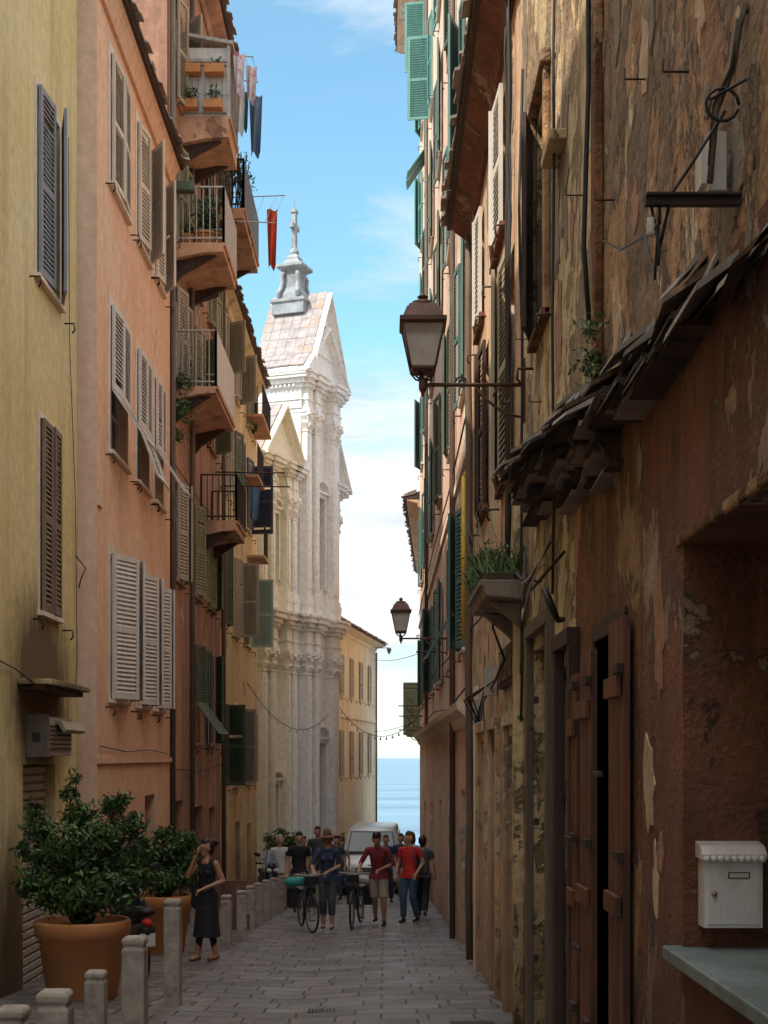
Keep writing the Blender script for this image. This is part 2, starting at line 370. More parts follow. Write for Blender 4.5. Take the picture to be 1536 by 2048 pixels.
def balcony(parent,F,s0,s1,p,z,th,h,rm='rail',sm='slab',panel=None,sp=.11,brk=True,nm='balcony'):
    mb=MB(F); 
    mb.prismx([(0.002,z-th-.12),(p*.55,z-th-.02),(p-.04,z-th),(p-.04,z-.05),(p,z-.05),(p,z),(0.002,z)],s0,s1,0)
    if brk:
        for s in (s0+.15,s1-.25):
            mb.prismx([(.0,z-th-.5),(.12,z-th-.35),(p*.8,z-th-.02),(.0,z-th+.01)],s,s+.1,2)
    r=MB(F); rr=.012
    def bars(pa,pb):
        L=math.dist(pa,pb); n=max(2,int(L/sp))
        for k in range(n+1):
            a=pa[0]+(pb[0]-pa[0])*k/n; b=pa[1]+(pb[1]-pa[1])*k/n
            w=.02 if k in (0,n) else .009
            r.box(a-w,a+w,b-w,b+w,z,z+h,0)
    c=[(s0+.03,.02),(s0+.03,p-.04),(s1-.03,p-.04),(s1-.03,.02)]
    for i in range(3): bars(c[i],c[i+1])
    for zz in (z+h,z+.09):
        r.box(s0+.01,s0+.05,.02,p-.02,zz-.015,zz+.015,0); r.box(s1-.05,s1-.01,.02,p-.02,zz-.014,zz+.014,0); r.box(s0+.05,s1-.05,p-.06,p-.02,zz-.013,zz+.013,0)
    mb.build(nm+'_slab',[sm,'slab','wood'],parent); r.build(nm+'_railing',[rm],parent)
    if panel:
        q=MB(F); q.box(s0+.06,s1-.06,p-.025,p-.012,z+.05,z+h-.03,0); q.build(nm+'_screen',[panel],parent)
FL1=Fr((-4,0),(0,1),(1,0)); FL2=Fr((-3.75,0),(0,1),(1,0)); FL3=Fr((-3.8,0),(0,1),(1,0)); FL4=Fr((-3.9,0),(0,1),(1,0))
FR=Fr((1.2,0),(0,1),(-1,0))
# ============================================================ GROUND / SEA
g=MB()
ys=[-30,-5]+[i*2.5 for i in range(-1,37)]+[95]
xs=[-40,-4.2,-2.6,-1.,0,1.25,40]
for j in range(len(ys)-1):
    for i in range(len(xs)-1):
        def zz(x,y): return gz(y)-(.05 if x==-1. else 0)
        g.quad([(xs[i],ys[j],zz(xs[i],ys[j])),(xs[i+1],ys[j],zz(xs[i+1],ys[j])),(xs[i+1],ys[j+1],zz(xs[i+1],ys[j+1])),(xs[i],ys[j+1],zz(xs[i],ys[j+1]))])
g.quad([(-40,95,gz(95)),(40,95,gz(95)),(40,96,-16),(-40,96,-16)])
g.build('ground',['paving'],recalc=False)
w=MB(); w.quad([(-12000,94,-15),(12000,94,-15),(12000,26000,-15),(-12000,26000,-15)]); w.build('sea',['sea'],recalc=False)
q=MB(); q.box(-9,-.05,94.2,94.7,gz(95)-.3,gz(95)+.9,0); q.box(-9.05,0,94.1,94.8,gz(95)+.9,gz(95)+1.0,0)
q.build('quay_wall',['church'],bevel=.02)
# ============================================================ LEFT BUILDINGS
L1=make_building('yellow_house',FL1,-14,18.56,12.5,['yellow'],
  [(16.35,17.5,7.25,9.45,4,16,0,0),(16.5,17.4,3.4,5.65,0,3,0,1),(11,12.2,7.2,9.4,0,0,0,0),(11,12.2,3.4,5.6,0,0,0,1),(5,6.2,7.2,9.4,0,0,0,0),(5,6.2,3.4,5.6,0,0,0,0)],
  extra_holes=[(15.75,17.3,-1.4,1.62,.18)],trim='trimpale',shm=['sh_blue','sh_brown'],trimw=.07)
mb=MB(FL1)
z=-1.0
while z<1.6:
    mb.prismx([(-.16,z),(-.12,z+.02),(-.12,z+.08),(-.16,z+.10)],15.76,17.29,0); z+=.1
mb.build('roller_door',['rail'],L1)
mb=MB(FL1); mb.box(15.5,17.55,.001,.38,2.50,2.56,0); mb.box(15.55,17.5,.001,.3,2.44,2.498,1); mb.build('door_canopy',['yellow','rotwood'],L1,bevel=.01)
mb=MB(FL1)
mb.box(15.9,17.2,.004,.22,1.72,2.16,0); mb.box(15.86,15.9,.0,.26,1.7,2.18,3); mb.box(15.85,15.86,.08,.17,1.88,1.98,2)
mb.box(16.0,17.1,.22,.235,1.78,2.1,1)
for k in range(6): mb.box(16.02,17.08,.236,.25,1.8+k*.05,1.815+k*.05,2)
mb.prismx([(.004,2.16),(.30,2.12),(.36,2.02),(.33,1.98),(.26,2.08),(.004,2.12)],16.3,17.35,1)
ac=mb.build('air_conditioner',['rail','sh_beige','black','doorgrey'],None,bevel=.008)
rows=[(2.5,4.5),(5.9,7.9),(9.55,11.35)]; wl=[]
cols=[(19.45,20.75),(21.55,22.65),(23.2,24.1)]
for ri,(za,zb_) in enumerate(rows):
    for ci,(a,b) in enumerate(cols):
        if ri==0: wl.append((a,b,za,zb_,22,28,0,0))
        elif ri==1: wl.append((a,b,za,zb_,2,2,34 if ci!=1 else 20,0))
        else: wl.append((a,b,za,zb_,8 if ci else 3,30 if ci else 4,0,1))
L2=make_building('pink_house',FL2,18.57,24.9,12.0,['pink','pink_ret'],wl,extra_holes=[(19.4,20.5,-1.6,.95,.3),(22.3,23.3,-1.6,1.1,.3)],trim='trimpale',shm=['sh_grey','sh_cream'],endmat=1,ov=.32)
mb=MB(FL2)
mb.box(18.57,24.9,.001,.04,1.62,1.70,0)
mb.box(18.58,18.85,.001,.03,5.0,5.2,1)
mb.box(20.9,21.4,.001,.03,.35,.9,2); mb.build('string_course',['pink','pink_ret','doorred'],L2)
mb=MB(FL2); mb.box(19.44,20.46,-.2,-.16,-1.3,.93,0); mb.box(22.34,23.26,-.2,-.16,-1.4,1.08,0); mb.build('doors',['wood'],L2)
w3=[]
for (za,zb_) in ((2.0,3.95),(4.95,6.75),(8.45,10.3),(11.1,12.9),(13.7,15.6)):
    for k,(a,b) in enumerate(((25.9,26.9),(28.3,29.4),(30.7,31.8))):
        if za<2.5 and k==0: continue
        w3.append((a,b,za,zb_,random.choice([8,14,170]) if k else 14,random.choice([22,45,172]),38 if (za<2.5 and k==1) else 0,random.choice([0,2,2,1]) if za>4.5 else 1))
L3=make_building('terracotta_house',FL3,24.91,33.,17.5,['dpink'],w3,extra_holes=[(25.7,26.9,-2,.9,.3),(28.4,29.8,-2.2,.7,.3),(30.9,32,-2.4,.6,.3)],trim=None,shm=['sh_green','sh_dgreen','sh_beige'],ov=.5)
balcony(L3,FL3,26.4,27.9,.95,13.6,.38,.98,nm='upper_balcony')
balcony(L3,FL3,25.85,28.0,.92,11.06,.16,1.02,panel='rail',nm='flower_balcony')
balcony(L3,FL3,29.5,32.9,.92,13.1,.2,1.02,rm='iron',panel='sh_navy',nm='dark_balcony')
balcony(L3,FL3,25.85,28.9,.78,8.45,.12,1.02,panel='sh_grey',nm='middle_balcony')
balcony(L3,FL3,29.4,31.3,.78,6.6,.2,.95,rm='iron',nm='small_balcony')
mb=MB(FL3)
mb.hexa([(26.35,0,15.1),(28.0,0,15.1),(28.0,1.0,14.92),(26.35,1.0,14.92),(26.35,0,15.16),(28.0,0,15.16),(28.0,1.0,14.98),(26.35,1.0,14.98)],0)
mb.box(26.46,26.5,.05,.9,13.62,14.9,1); mb.box(26.4,26.47,.88,.94,13.6,14.93,0); mb.box(27.8,27.86,.88,.94,13.6,14.93,0)
mb.box(26.41,26.455,.05,.88,14.62,14.68,0)
mb.build('balcony_shelter',['rail','sh_grey'],L3)
def small_pot(mb,c,r,h): mb.lathe(c,[(r*.7,0),(r*.95,h*.85),(r*1.08,h*.85),(r*1.08,h),(r*.9,h),(r*.85,h*.9)],0,16)
def leafcloud(name,clumps,n,size,mats,parent=None,shape=None):
    V=[];Fc=[];mi=[]
    tot=sum(c[3]**2 for c in clumps)
    for (cx,cy,cz,r) in clumps:
        k=int(n*r*r/tot)
        d=np.random.normal(size=(k,3)); d/=np.linalg.norm(d,axis=1)[:,None]
        rr=r*(np.random.rand(k)**.45)*(1+.22*np.random.randn(k)); P=np.array([cx,cy,cz])+d*rr[:,None]*np.array([1,1,.9])
        for p,dd,q in zip(P,d,rr/r):
            nrm=Vector(dd)+Vector(np.random.normal(size=3)*.7); nrm.normalize()
            t=nrm.orthogonal().normalized(); t=(Matrix.Rotation(random.uniform(0,6.28),3,nrm)@t); t.z-=.3; t.normalize(); b=nrm.cross(t)
            L=size*random.uniform(.7,1.3); W=L*.42; p=Vector(p); o=len(V)
            V+= [p,p+t*L*.5+b*W*.5,p+t*L-nrm*L*.12,p+t*L*.5-b*W*.5]
            Fc+=[(o,o+1,o+2),(o,o+2,o+3)]
            x=random.random()+ (q-.6)*.5+dd[2]*.15
            m_=0 if x<.5 else (1 if x<.85 else 2); mi+=[m_,m_]
    me=bpy.data.meshes.new(name); me.from_pydata([tuple(v) for v in V],[],Fc)
    for m in mats: me.materials.append(M[m])
    me.polygons.foreach_set('material_index',mi)
    ob=bpy.data.objects.new(name,me); sc.collection.objects.link(ob)
    if parent: ob.parent=parent
    return ob
pb=MB(); 
for (x,y,z,r,h) in ((-3.3,26.3,11.07,.24,.3),(-3.62,26.1,11.07,.15,.2)): small_pot(pb,(x,y,z),r,h)
for (x,y,z) in ((-3.55,26.35,14.35),(-3.12,26.35,14.35),(-3.6,26.35,13.7),(-3.15,26.35,13.7),(-3.6,25.8,11.95)): pb.box(x-.2,x+.16,y-.12,y+.08,z,z+.17,0 if y>26 else 1)
pb.build('flower_pots',['terra','sh_dgreen'],L3,bevel=.01)
leafcloud('balcony_plants',[(-3.3,26.3,11.65,.3),(-3.25,26.4,11.95,.22),(-3.62,26.1,11.4,.15),(-3.55,26.3,13.95,.16),(-3.15,26.3,13.95,.16),(-3.12,26.3,14.56,.1),(-3.72,25.9,8.5,.28),(-3.74,25.7,8.0,.3),(-3.76,25.6,7.5,.18),(-3.1,31,14.3,.3),(-3.2,30,14.2,.3)],1900,.1,['leafA','leafB','leafC'],L3)
rb=MB(FL3)
for k in range(26):
    s=random.uniform(29.8,32); n_=random.uniform(.5,.85); rb.tube([(s,n_,13.2),(s+random.uniform(-.2,.2),n_+random.uniform(-.1,.25),14.1+random.random()*.6)],.012,0,4)
rb.tube([(26.7,.9,14.9),(26.7,1.35,14.85)],.012,1); rb.tube([(27.7,.9,14.9),(27.7,1.35,14.85)],.012,1)
for n_ in (1.05,1.2,1.33): rb.tube([(26.7,n_,14.87),(27.7,n_,14.87)],.005,1,4)
for s in (28.2,31.): rb.tube([(s,.4,12.35 if s<30 else 13.9),(s,1.65,12.3 if s<30 else 13.95)],.012,1)
for n_ in (1.2,1.45,1.6): rb.tube([(28.2,n_,12.32),(31.,n_,13.93)],.005,1,4)
rb.tube([(29.5,.3,7.62),(29.5,1.75,7.6)],.014,2); rb.tube([(31,.3,7.62),(31,1.75,7.6)],.014,2)
for n_ in (.9,1.2,1.5,1.7): rb.tube([(29.5,n_,7.61),(31,n_,7.61)],.006,2,4)
rb.build('drying_racks',['wood','rail','iron'],L3)
def cloth(mb,F,s,n0,n1,zt,zb_,mi,rip=.05):
    old=mb.F; mb.F=F; K=8;R=8
    vs=[];fs=[]
    for j in range(R+1):
        for i in range(K+1):
            t=i/K; u=j/R
            vs.append((s+rip*math.sin(t*9+u*2)*(.3+u)+.04*u, n0+(n1-n0)*(.5+(t-.5)*(1-.25*u)), zt+(zb_-zt)*u+.03*math.sin(t*7)))
    for j in range(R):
        for i in range(K): fs.append((j*(K+1)+i,j*(K+1)+i+1,(j+1)*(K+1)+i+1,(j+1)*(K+1)+i))
    mb.add(vs,fs,mi,True); mb.F=old
M['cl_red']=paint('red_cloth',(.65,.08,.03),.9,0,.2,6,0); M['cl_blue']=paint('blue_cloth',(.13,.2,.3),.9,0,.2,6,0)
M['cl_white']=paint('white_cloth',(.7,.68,.66),.9,0,.1,6,0); M['cl_floral']=paint('floral_cloth',(.75,.66,.66),.9,0,.1,14,0,dirt=(.6,.06,.1)); M['cl_teal']=paint('teal_cloth',(.05,.16,.14),.9,0,.2,6,0)
lb=MB(); cloth(lb,FL3,26.6,.98,1.2,14.87,14.1,1,.08); cloth(lb,FL3,26.9,1.0,1.17,14.4,13.5,3); cloth(lb,FL3,27.1,1.16,1.38,14.87,14.2,1,.08); cloth(lb,FL3,27.6,1.18,1.44,14.55,13.4,2,.09); cloth(lb,FL3,27.3,1.05,1.2,14.5,13.75,4)
cloth(lb,FL3,29.6,1.36,1.58,13.1,11.9,0,.08); cloth(lb,FL3,31,.85,1.1,7.6,6.9,2)
lb.build('laundry',['cl_red','cl_floral','cl_blue','cl_white','cl_teal'],recalc=False)
w4=[]
for (za,zb_) in ((1.0,3.0),(4.9,6.9),(8.2,10.2),(11.1,12.4)):
    for k,(a,b) in enumerate(((33.9,35.),(36.9,38),(40.2,41.5))):
        w4.append((a,b,za,zb_,random.choice([10,16]),random.choice([20,60,170]) ,0,random.choice([0,1,4,4])))
w4[5]=(40.2,41.5,4.9,6.9,170,85,0,2); w4[4]=(36.9,38,4.9,6.9,15,80,0,4); w4[8]=(40.2,41.5,8.2,10.2,10,80,0,3)
L4=make_building('ochre_house',FL4,33.01,43.6,13.0,['ochre'],w4,extra_holes=[(34.2,35.3,-2.7,.2,.3),(37.3,38.5,-2.9,0,.3),(40.5,41.7,-3,-.2,.3)],trim='trimpale',shm=['sh_green','sh_dgreen','sh_lteal','sh_navy','sh_beige'],ov=.42)
mb=MB(FL4)
for (s,z,l) in ((40,11.3,3.),(38.5,9.3,2.),(40.5,7.4,1.5)):
    mb.box(s,s+l,.001,.5,z,z+.07,0)
    for k in range(int(l/.14)): mb.box(s+k*.14,s+k*.14+.015,.47,.485,z+.07,z+.9,1)
    mb.box(s,s+l,.46,.49,z+.9,z+.92,1)
mb.build('small_balconies',['slab','iron'],L4)
mb=MB(FL3); 
for s in (25.05,27.6,33.0): mb.tube([(s,.08,-1.5),(s,.08,16.5)],.05,0,8)
for z in (1.5,5.2,7,10): mb.tube([(25.0,.03,z),(29,.05,z-.08),(33,.04,z+.05)],.01,1,4)
mb.build('drain_pipes',['doorgrey','black'],L3)
mb=MB(FL2)
mb.tube([(18.6,.03,1.85),(20.5,.04,1.78),(22.5,.04,1.82),(24.9,.03,1.75)],.008,0,4)
mb.build('wall_cables',['black'],L2)
mb=MB(FL1)
mb.tube([(17.9,.03,9.5),(17.95,.03,7),(18.3,.03,5),(18.35,.04,3),(18.3,.03,2.6)],.006,0,4)
mb.tube([(18.3,.03,4.3),(18.4,.14,4.15),(18.3,.1,4.0),(18.42,.05,3.9)],.01,0,4)
mb.tube([(14,.03,2.75),(15.3,.04,2.65),(15.45,.2,2.5)],.008,0,4)
mb.build('wall_cables',['black'],L1)
# ============================================================ CHURCH
th=math.radians(20)
FC=Fr((-4.1,46.0),(math.sin(th),math.cos(th)),(math.cos(th),-math.sin(th)))
CH=empty('baroque_church')
mb=MB(FC)
AX=4.25
def block_with_hole(s0,s1,n0,n1,z0,z1,holes,mi=0):
    F2=lambda a,b,c: FC(a,b+n1,c)
    o=mb.F; mb.F=F2; wallgrid(mb,s0,s1,z0,z1,holes,depth=.3,mi=mi,gi=2); mb.F=o
    for s in (s0,s1): mb.quad([(s,n0,z0),(s,n1,z0),(s,n1,z1),(s,n0,z1)],mi)
    mb.quad([(s0,n0,z0),(s1,n0,z0),(s1,n0,z1),(s0,n0,z1)],mi); mb.quad([(s0,n0,z1),(s1,n0,z1),(s1,n1,z1),(s0,n1,z1)],mi)
block_with_hole(-3,2.7,-4,0,-3.6,11.6,[(.95,1.5,-1.8,.8),(.95,1.5,7.6,9.8)],1)
block_with_hole(2.7,5.8,-1.35,.35,-3.6,14.9,[(3.75,4.75,-3.,2.2),(3.8,4.7,7.6,10.8)],0)
block_with_hole(5.8,6.6,-4,0,-3.8,11.6,[],0)
def ent(s0,s1,n,z0,z1,mi=0,k=1.):
    h=z1-z0
    L=[(0,.22,.06),(.22,.26,.10),(.26,.56,.05),(.56,.66,.14),(.66,.78,.24),(.78,.92,.36),(.92,1.,.42)]
    for a,b,o in L: mb.box(s0-o*k,s1+o*k,n-.3,n+o*k,z0+a*h,z0+b*h-.001,mi)
    d=s0
    while d<s1: mb.box(d,d+.07,n+.02,n+.2*k,z0+.575*h,z0+.655*h,mi); d+=.16
pil=[(.15,0,.34),(.62,0.08,.3),(1.85,0.08,.34),(2.38,0.08,.38),(2.98,.35,.40),(3.46,.45,.32),(5.04,.45,.32),(5.5,.35,.4),(5.95,.12,.26),(6.35,0,.34)]
def pilaster(s,n,w,z0,z1,mi,p=.22):
    mb.box(s-w/2,s+w/2,-.001,n+p,z0+.35,z1-.75,mi)
    mb.box(s-w/2+.07,s+w/2-.07,n+p,n+p+.035,z0+.55,z1-.9,mi)
    mb.box(s-w/2-.07,s+w/2+.07,-.002,n+p+.07,z0,z0+.2,mi); mb.box(s-w/2-.04,s+w/2+.04,-.002,n+p+.04,z0+.2,z0+.35,mi)
    mb.box(s-w/2-.03,s+w/2+.03,-.002,n+p+.03,z1-.79,z1-.75,mi)
    z=z1-.75
    mb.hexa([(s-w/2,-.002,z),(s+w/2,-.002,z),(s+w/2,n+p,z),(s-w/2,n+p,z),(s-w/2-.06,-.002,z+.62),(s+w/2+.06,-.002,z+.62),(s+w/2+.06,n+p+.08,z+.62),(s-w/2-.06,n+p+.08,z+.62)],mi)
    for r_ in range(2):
        for k in range(3):
            a=s-w/2+w*(k+.5)/3; zz=z+.05+r_*.24
            mb.hexa([(a-.06,n+p,zz),(a+.06,n+p,zz),(a+.06,n+p+.02,zz),(a-.06,n+p+.02,zz),(a-.05,n+p+.04,zz+.22),(a+.05,n+p+.04,zz+.22),(a+.04,n+p+.12,zz+.17),(a-.04,n+p+.12,zz+.17)],mi)
            b_=n+p*(k+.5)/3
            mb.hexa([(s-w/2-.01,b_-.04,zz),(s-w/2,b_-.04,zz),(s-w/2,b_+.04,zz),(s-w/2-.01,b_+.04,zz),(s-w/2-.12,b_-.03,zz+.2),(s-w/2-.04,b_-.03,zz+.22),(s-w/2-.04,b_+.03,zz+.22),(s-w/2-.12,b_+.03,zz+.2)],mi)
    for sg in (-1,1): mb.cap((s+sg*(w/2+.03),n+p+.04,z+.55),(s+sg*(w/2+.03),n+p+.1,z+.55),.07,.07,mi,n=8)
    mb.box(s-w/2-.1,s+w/2+.1,-.002,n+p+.12,z+.62,z+.75,mi)
for s,n,w in pil:
    mi=1 if s<2 else 0
    pilaster(s,n,w,-3.,5.3,mi); pilaster(s,n,w,6.9,13.6 if 2.7<s<5.8 else 10.5,mi)
    mb.box(s-w/2-.05,s+w/2+.05,0,n+.28,6.55,6.899,mi)
    ent(s-w/2,s+w/2,n+.22,5.3,6.55,mi,.8)
    if 2.7<s<5.8: ent(s-w/2,s+w/2,n+.22,13.6,14.85,mi,.8)
    else: ent(s-w/2,s+w/2,n+.22,10.5,11.55,mi,.8)
ent(-3,2.6,0.,5.3,6.553,1); ent(2.7,5.8,.35,5.3,6.557,0); ent(5.8,6.6,0,5.3,6.551,0)
ent(-3,2.6,0.,10.5,11.553,1); ent(5.8,6.6,0,10.5,11.551,0)
h0=13.6
for a,b,o in [(0,.22,.06),(.22,.26,.10),(.26,.56,.05),(.56,.66,.14),(.66,.78,.24),(.78,.92,.36),(.92,1.,.42)]:
    mb.box(2.7-o,5.8+o,-1.35-o,.35+o,h0+a*1.26,h0+b*1.26-.001,0)
for d in range(10): mb.box(2.5,2.7,-1.3+d*.16,-1.23+d*.16,h0+.575*1.26,h0+.655*1.26,0)
mb.box(2.69,2.74,-1.2,-.2,12.3,13.3,0); mb.box(2.6,2.8,-1.2,-.95,11.7,13.6,0)
mb.box(-3,2.6,0,.12,-3.6,-1.9,1); mb.box(2.62,5.88,.35,.5,-3.8,-1.9,0); mb.box(5.88,6.7,0,.12,-3.9,-1.9,0)
def arch_frame(a,b,z0,z1,n,mi):
    mb.box(a-.14,a,n,n+.1,z0,z1,mi); mb.box(b,b+.14,n,n+.1,z0,z1,mi); mb.box(a-.14,b+.14,n,n+.11,z1,z1+.16,mi)
    K=10; c=(a+b)/2; r=(b-a)/2+.22
    for k in range(K):
        t0=math.pi*k/K; t1=math.pi*(k+1)/K
        def P(t,rr,nn): return (c+rr*math.cos(t),nn,z1+.2+rr*.6*math.sin(t))
        mb.hexa([P(t0,r-.13,n),P(t1,r-.13,n),P(t1,r-.13,n+.22),P(t0,r-.13,n+.22),P(t0,r,n),P(t1,r,n),P(t1,r,n+.22),P(t0,r,n+.22)],mi)
    mb.box(a-.25,b+.25,n,n+.2,z1+.14,z1+.22,mi)
arch_frame(3.75,4.75,-3,2.2,.35,0); arch_frame(3.8,4.7,7.6,10.8,.35,0); arch_frame(.95,1.5,-1.8,.8,0,1); arch_frame(.95,1.5,7.6,9.8,0,1)
mb.box(3.7,4.8,.12,.16,-3,2.2,3)
def pediment(c,hw,z0,zp,n0,n1,mi,roof=True,ov=.2,rt=.16):
    mb.prism([(c-hw,z0),(c+hw,z0),(c,zp)],n0,n1,mi)
    for sg in (-1,1):
        e=(c+sg*(hw+ov),z0-ov*(zp-z0)/hw); p=(c,zp)
        for (t0,t1,o) in ((0,.13,.16),(.13,.24,.30)):
            mb.hexa([(e[0],n0-.1,e[1]+t0),(p[0],n0-.1,p[1]+t0),(p[0],n1+o,p[1]+t0),(e[0],n1+o,e[1]+t0),
                     (e[0],n0-.1,e[1]+t1),(p[0],n0-.1,p[1]+t1),(p[0],n1+o,p[1]+t1),(e[0],n1+o,e[1]+t1)],mi)
        if roof:
            R=7; C=6
            for r_ in range(R):
                for k in range(C):
                    f0,f1=r_/R,(r_+1.15)/R; n_a=n0-.1+(n1+.2-n0)*k/C; n_b=n0-.1+(n1+.2-n0)*(k+1)/C-.012
                    j=random.uniform(-.02,.02); f0+=j;f0=max(f0,-.02);f1=min(f1,1.)
                    def Q(f,n_,t): return (e[0]+(p[0]-e[0])*f,n_,e[1]+(p[1]-e[1])*f+.26+t)
                    l=random.uniform(0,.012)
                    mb.hexa([Q(f0,n_a,.03+l),Q(f1,n_a,l),Q(f1,n_b,l),Q(f0,n_b,.03+l),Q(f0,n_a,.06+l),Q(f1,n_a,.03+l),Q(f1,n_b,.03+l),Q(f0,n_b,.06+l)],4)
pediment(1.35,1.45,11.56,13.15,-1.5,.2,1); pediment(6.05,.95,11.56,12.9,-1.0,.2,0)
pediment(AX,1.75,14.87,16.5,-.9,.55,0,roof=True); 
mb.box(AX-1.05,AX+1.05,-1.25,.5,14.87,16.1,0); pediment(AX,1.1,15.7,17.7,-1.3,.6,0,ov=.3)
mb.hexa([(-3,-1.4,11.6),(2.7,-1.4,11.6),(2.7,-4,11.6),(-3,-4,11.6),(-3,-1.4,11.7),(2.7,-1.4,11.7),(2.7,-4,12.6),(-3,-4,12.6)],4)
mb.build('facade',['church','church_warm_lit','glass','sh_navy','lauze_l'],CH,recalc=True)
pn=MB(FC); c=(AX,-.55)
def sqst(prof,n=4):
    pn.lathe((c[0],c[1],0),[(r*1.414,z) for r,z in prof],0,4,False,math.pi/4)
sqst([(.60,17.2),(.60,17.6),(.66,17.62),(.66,17.72),(.50,17.78),(.46,17.95),(.36,18.1),(.30,18.2),(.30,18.75),(.36,18.8),(.50,18.9),(.50,19.0),(.34,19.02),(.28,19.15),(.22,19.2),(.22,19.3),(.13,19.42)])
for n_ in (-1,1):
    for sg in (-1,1):
        pn.tube([(c[0]+sg*.30,c[1]+n_*.25,18.72),(c[0]+sg*.42,c[1]+n_*.3,18.6),(c[0]+sg*.36,c[1]+n_*.3,18.35),(c[0]+sg*.46,c[1]+n_*.32,18.1),(c[0]+sg*.58,c[1]+n_*.36,17.95),(c[0]+sg*.52,c[1]+n_*.36,17.8)],.08,0,8)
pn.cap((c[0],c[1],19.5),(c[0],c[1],19.52),.17,.16,0)
pn.box(c[0]-.09,c[0]+.09,c[1]-.08,c[1]+.08,19.6,21.0,0); pn.box(c[0]-.30,c[0]+.30,c[1]-.078,c[1]+.078,20.32,20.5,0)
pn.box(c[0]-.13,c[0]+.13,c[1]-.1,c[1]+.1,20.9,21.02,0); pn.tube([(c[0],c[1],21),(c[0],c[1],21.45)],.018,0)
M['pinn']=paint('grey_stone',(.33,.36,.39),.8,0,.35,3,.4,dirt=(.2,.2,.2))
pn.build('cross_pinnacle',['pinn'],CH,bevel=.015)
# ============================================================ FAR LEFT BUILDING
t8=math.radians(8)
FF=Fr((-2.15,60),(math.sin(t8),math.cos(t8)),(math.cos(t8),-math.sin(t8)))
wf=[]
for (za,zb_) in ((4.4,6.2),(.9,2.9),):
    for k in range(4): wf.append((1.6+k*2.7,2.5+k*2.7,za,zb_,5,5,0,0))
L6=make_building('cream_house',FF,-6,12.3,7.35,['far'],wf,extra_holes=[(2,3,-5,-1.6,.3),(5,6,-5,-1.6,.3),(9,10.2,-5.2,-1.8,.3)],trim=None,shm=['sh_beige'],ov=.65,zb=-6)
mb=MB(FF); mb.box(1.,1.7,-2,-1.2,7.6,9.3,0); mb.box(.9,1.8,-2.1,-1.1,9.3,9.4,0); mb.box(2.2,2.8,-2,-1.4,7.6,9.0,0)
mb.box(-6,12.3,.001,.06,3.45,3.6,0); mb.tube([(12.1,.08,7),(12.1,.08,-5)],.05,1)
mb.tube([(11.6,.1,7.2),(11.6,.8,7.2)],.02,1); mb.cap((11.6,.8,7.1),(11.6,.8,6.95),.12,.06,1)
mb.build('chimneys',['far','doorgrey'],L6)
# ============================================================ RIGHT BUILDINGS
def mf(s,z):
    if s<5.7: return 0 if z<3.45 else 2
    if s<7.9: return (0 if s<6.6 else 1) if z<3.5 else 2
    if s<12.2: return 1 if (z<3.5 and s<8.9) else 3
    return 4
R1wins=[(13.1,14.5,4.4,6.45,3,8,0,0),(16.3,17.5,4.6,6.5,3,6,0,1),(14.0,15.2,6.95,8.35,3,6,0,2),(17.,18.,7.0,8.3,4,6,0,2),(10.35,11.15,4.95,6.6,None,14,0,1)]
R1holes=[(3.0,5.7,.93,2.55,.7),(7.05,8.05,-1.2,2.35,.25),(8.75,9.5,-1.2,2.3,.3),(10.1,11.4,-1.3,2.55,.3),(12.75,13.7,-1.5,1.9,.35),(14.8,15.7,-1.6,1.95,.3),(16.4,17.8,-1.7,1.9,.35)]
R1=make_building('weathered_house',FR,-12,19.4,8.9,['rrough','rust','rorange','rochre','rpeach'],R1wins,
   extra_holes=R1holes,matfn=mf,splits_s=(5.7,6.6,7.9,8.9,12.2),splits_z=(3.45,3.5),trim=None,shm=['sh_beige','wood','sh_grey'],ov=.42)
# surviving skins of older plaster, a few millimetres proud of the wall
pt=MB(FR); prng=random.Random(21)
def patch(s,z,rs,rz,mi,t):
    K=prng.randint(16,24); poly=[]
    for i in range(K):
        a=2*math.pi*i/K; r=prng.uniform(.55,1.15); poly.append((s+rs*r*math.cos(a),z+rz*r*math.sin(a)))
    pt.prism(poly,.001,t,mi)
bl=[(h[0]-.15,h[1]+.15,h[2]-.15,h[3]+.15) for h in R1wins+R1holes]+[(6.7,8.8,-1,2.5),(10,11.6,-1,2.8),(9.5,10.0,.3,1.8),(12.3,14.3,2.3,2.8),(17.9,18.4,-2,2.7)]
cnt=0
while cnt<130:
    s=prng.uniform(4.3,19); z=prng.uniform(-.6,8.3); rs=prng.uniform(.05,.26)*(.6 if s<8 else 1.); rz=rs*prng.uniform(.9,3.6)
    if any(s+rs*1.15>b_[0] and s-rs*1.15<b_[1] and z+rz*1.15>b_[2] and z-rz*1.15<b_[3] for b_ in bl): cnt+=.2; continue
    cnt+=1
    mi=prng.choice([2,2,1,0]) if s<8 and z<3.4 else (prng.choice([0,1,1,2]) if s<12.2 else prng.choice([0,0,1]))
    patch(s,z,rs,rz,mi,prng.uniform(.004,.009))
pt.build('old_plaster_patches',['patchA','patchB','patchC'],R1)
mb=MB(FR)
mb.hexa([(2.9,-.69,.885),(5.697,-.69,.885),(5.76,.075,.885),(2.9,.07,.885),(2.9,-.69,.945),(5.697,-.69,.945),(5.76,.075,.94),(2.9,.07,.94)],0)
mb.build('counter_slab',['counter'],R1,bevel=.008)
mb=MB(FR)
mb.box(2.8,5.8,-.02,.015,2.551,2.60,1)
mb.box(7.76,7.92,.002,.05,3.9,8.85,1)
mb.box(9.3,9.8,.002,.12,5.75,5.82,3); 
mb.box(10.25,10.35,.002,.05,4.9,6.7,2); mb.box(11.15,11.25,.002,.05,4.9,6.7,2); mb.box(10.2,11.3,.002,.08,6.7,6.8,2)
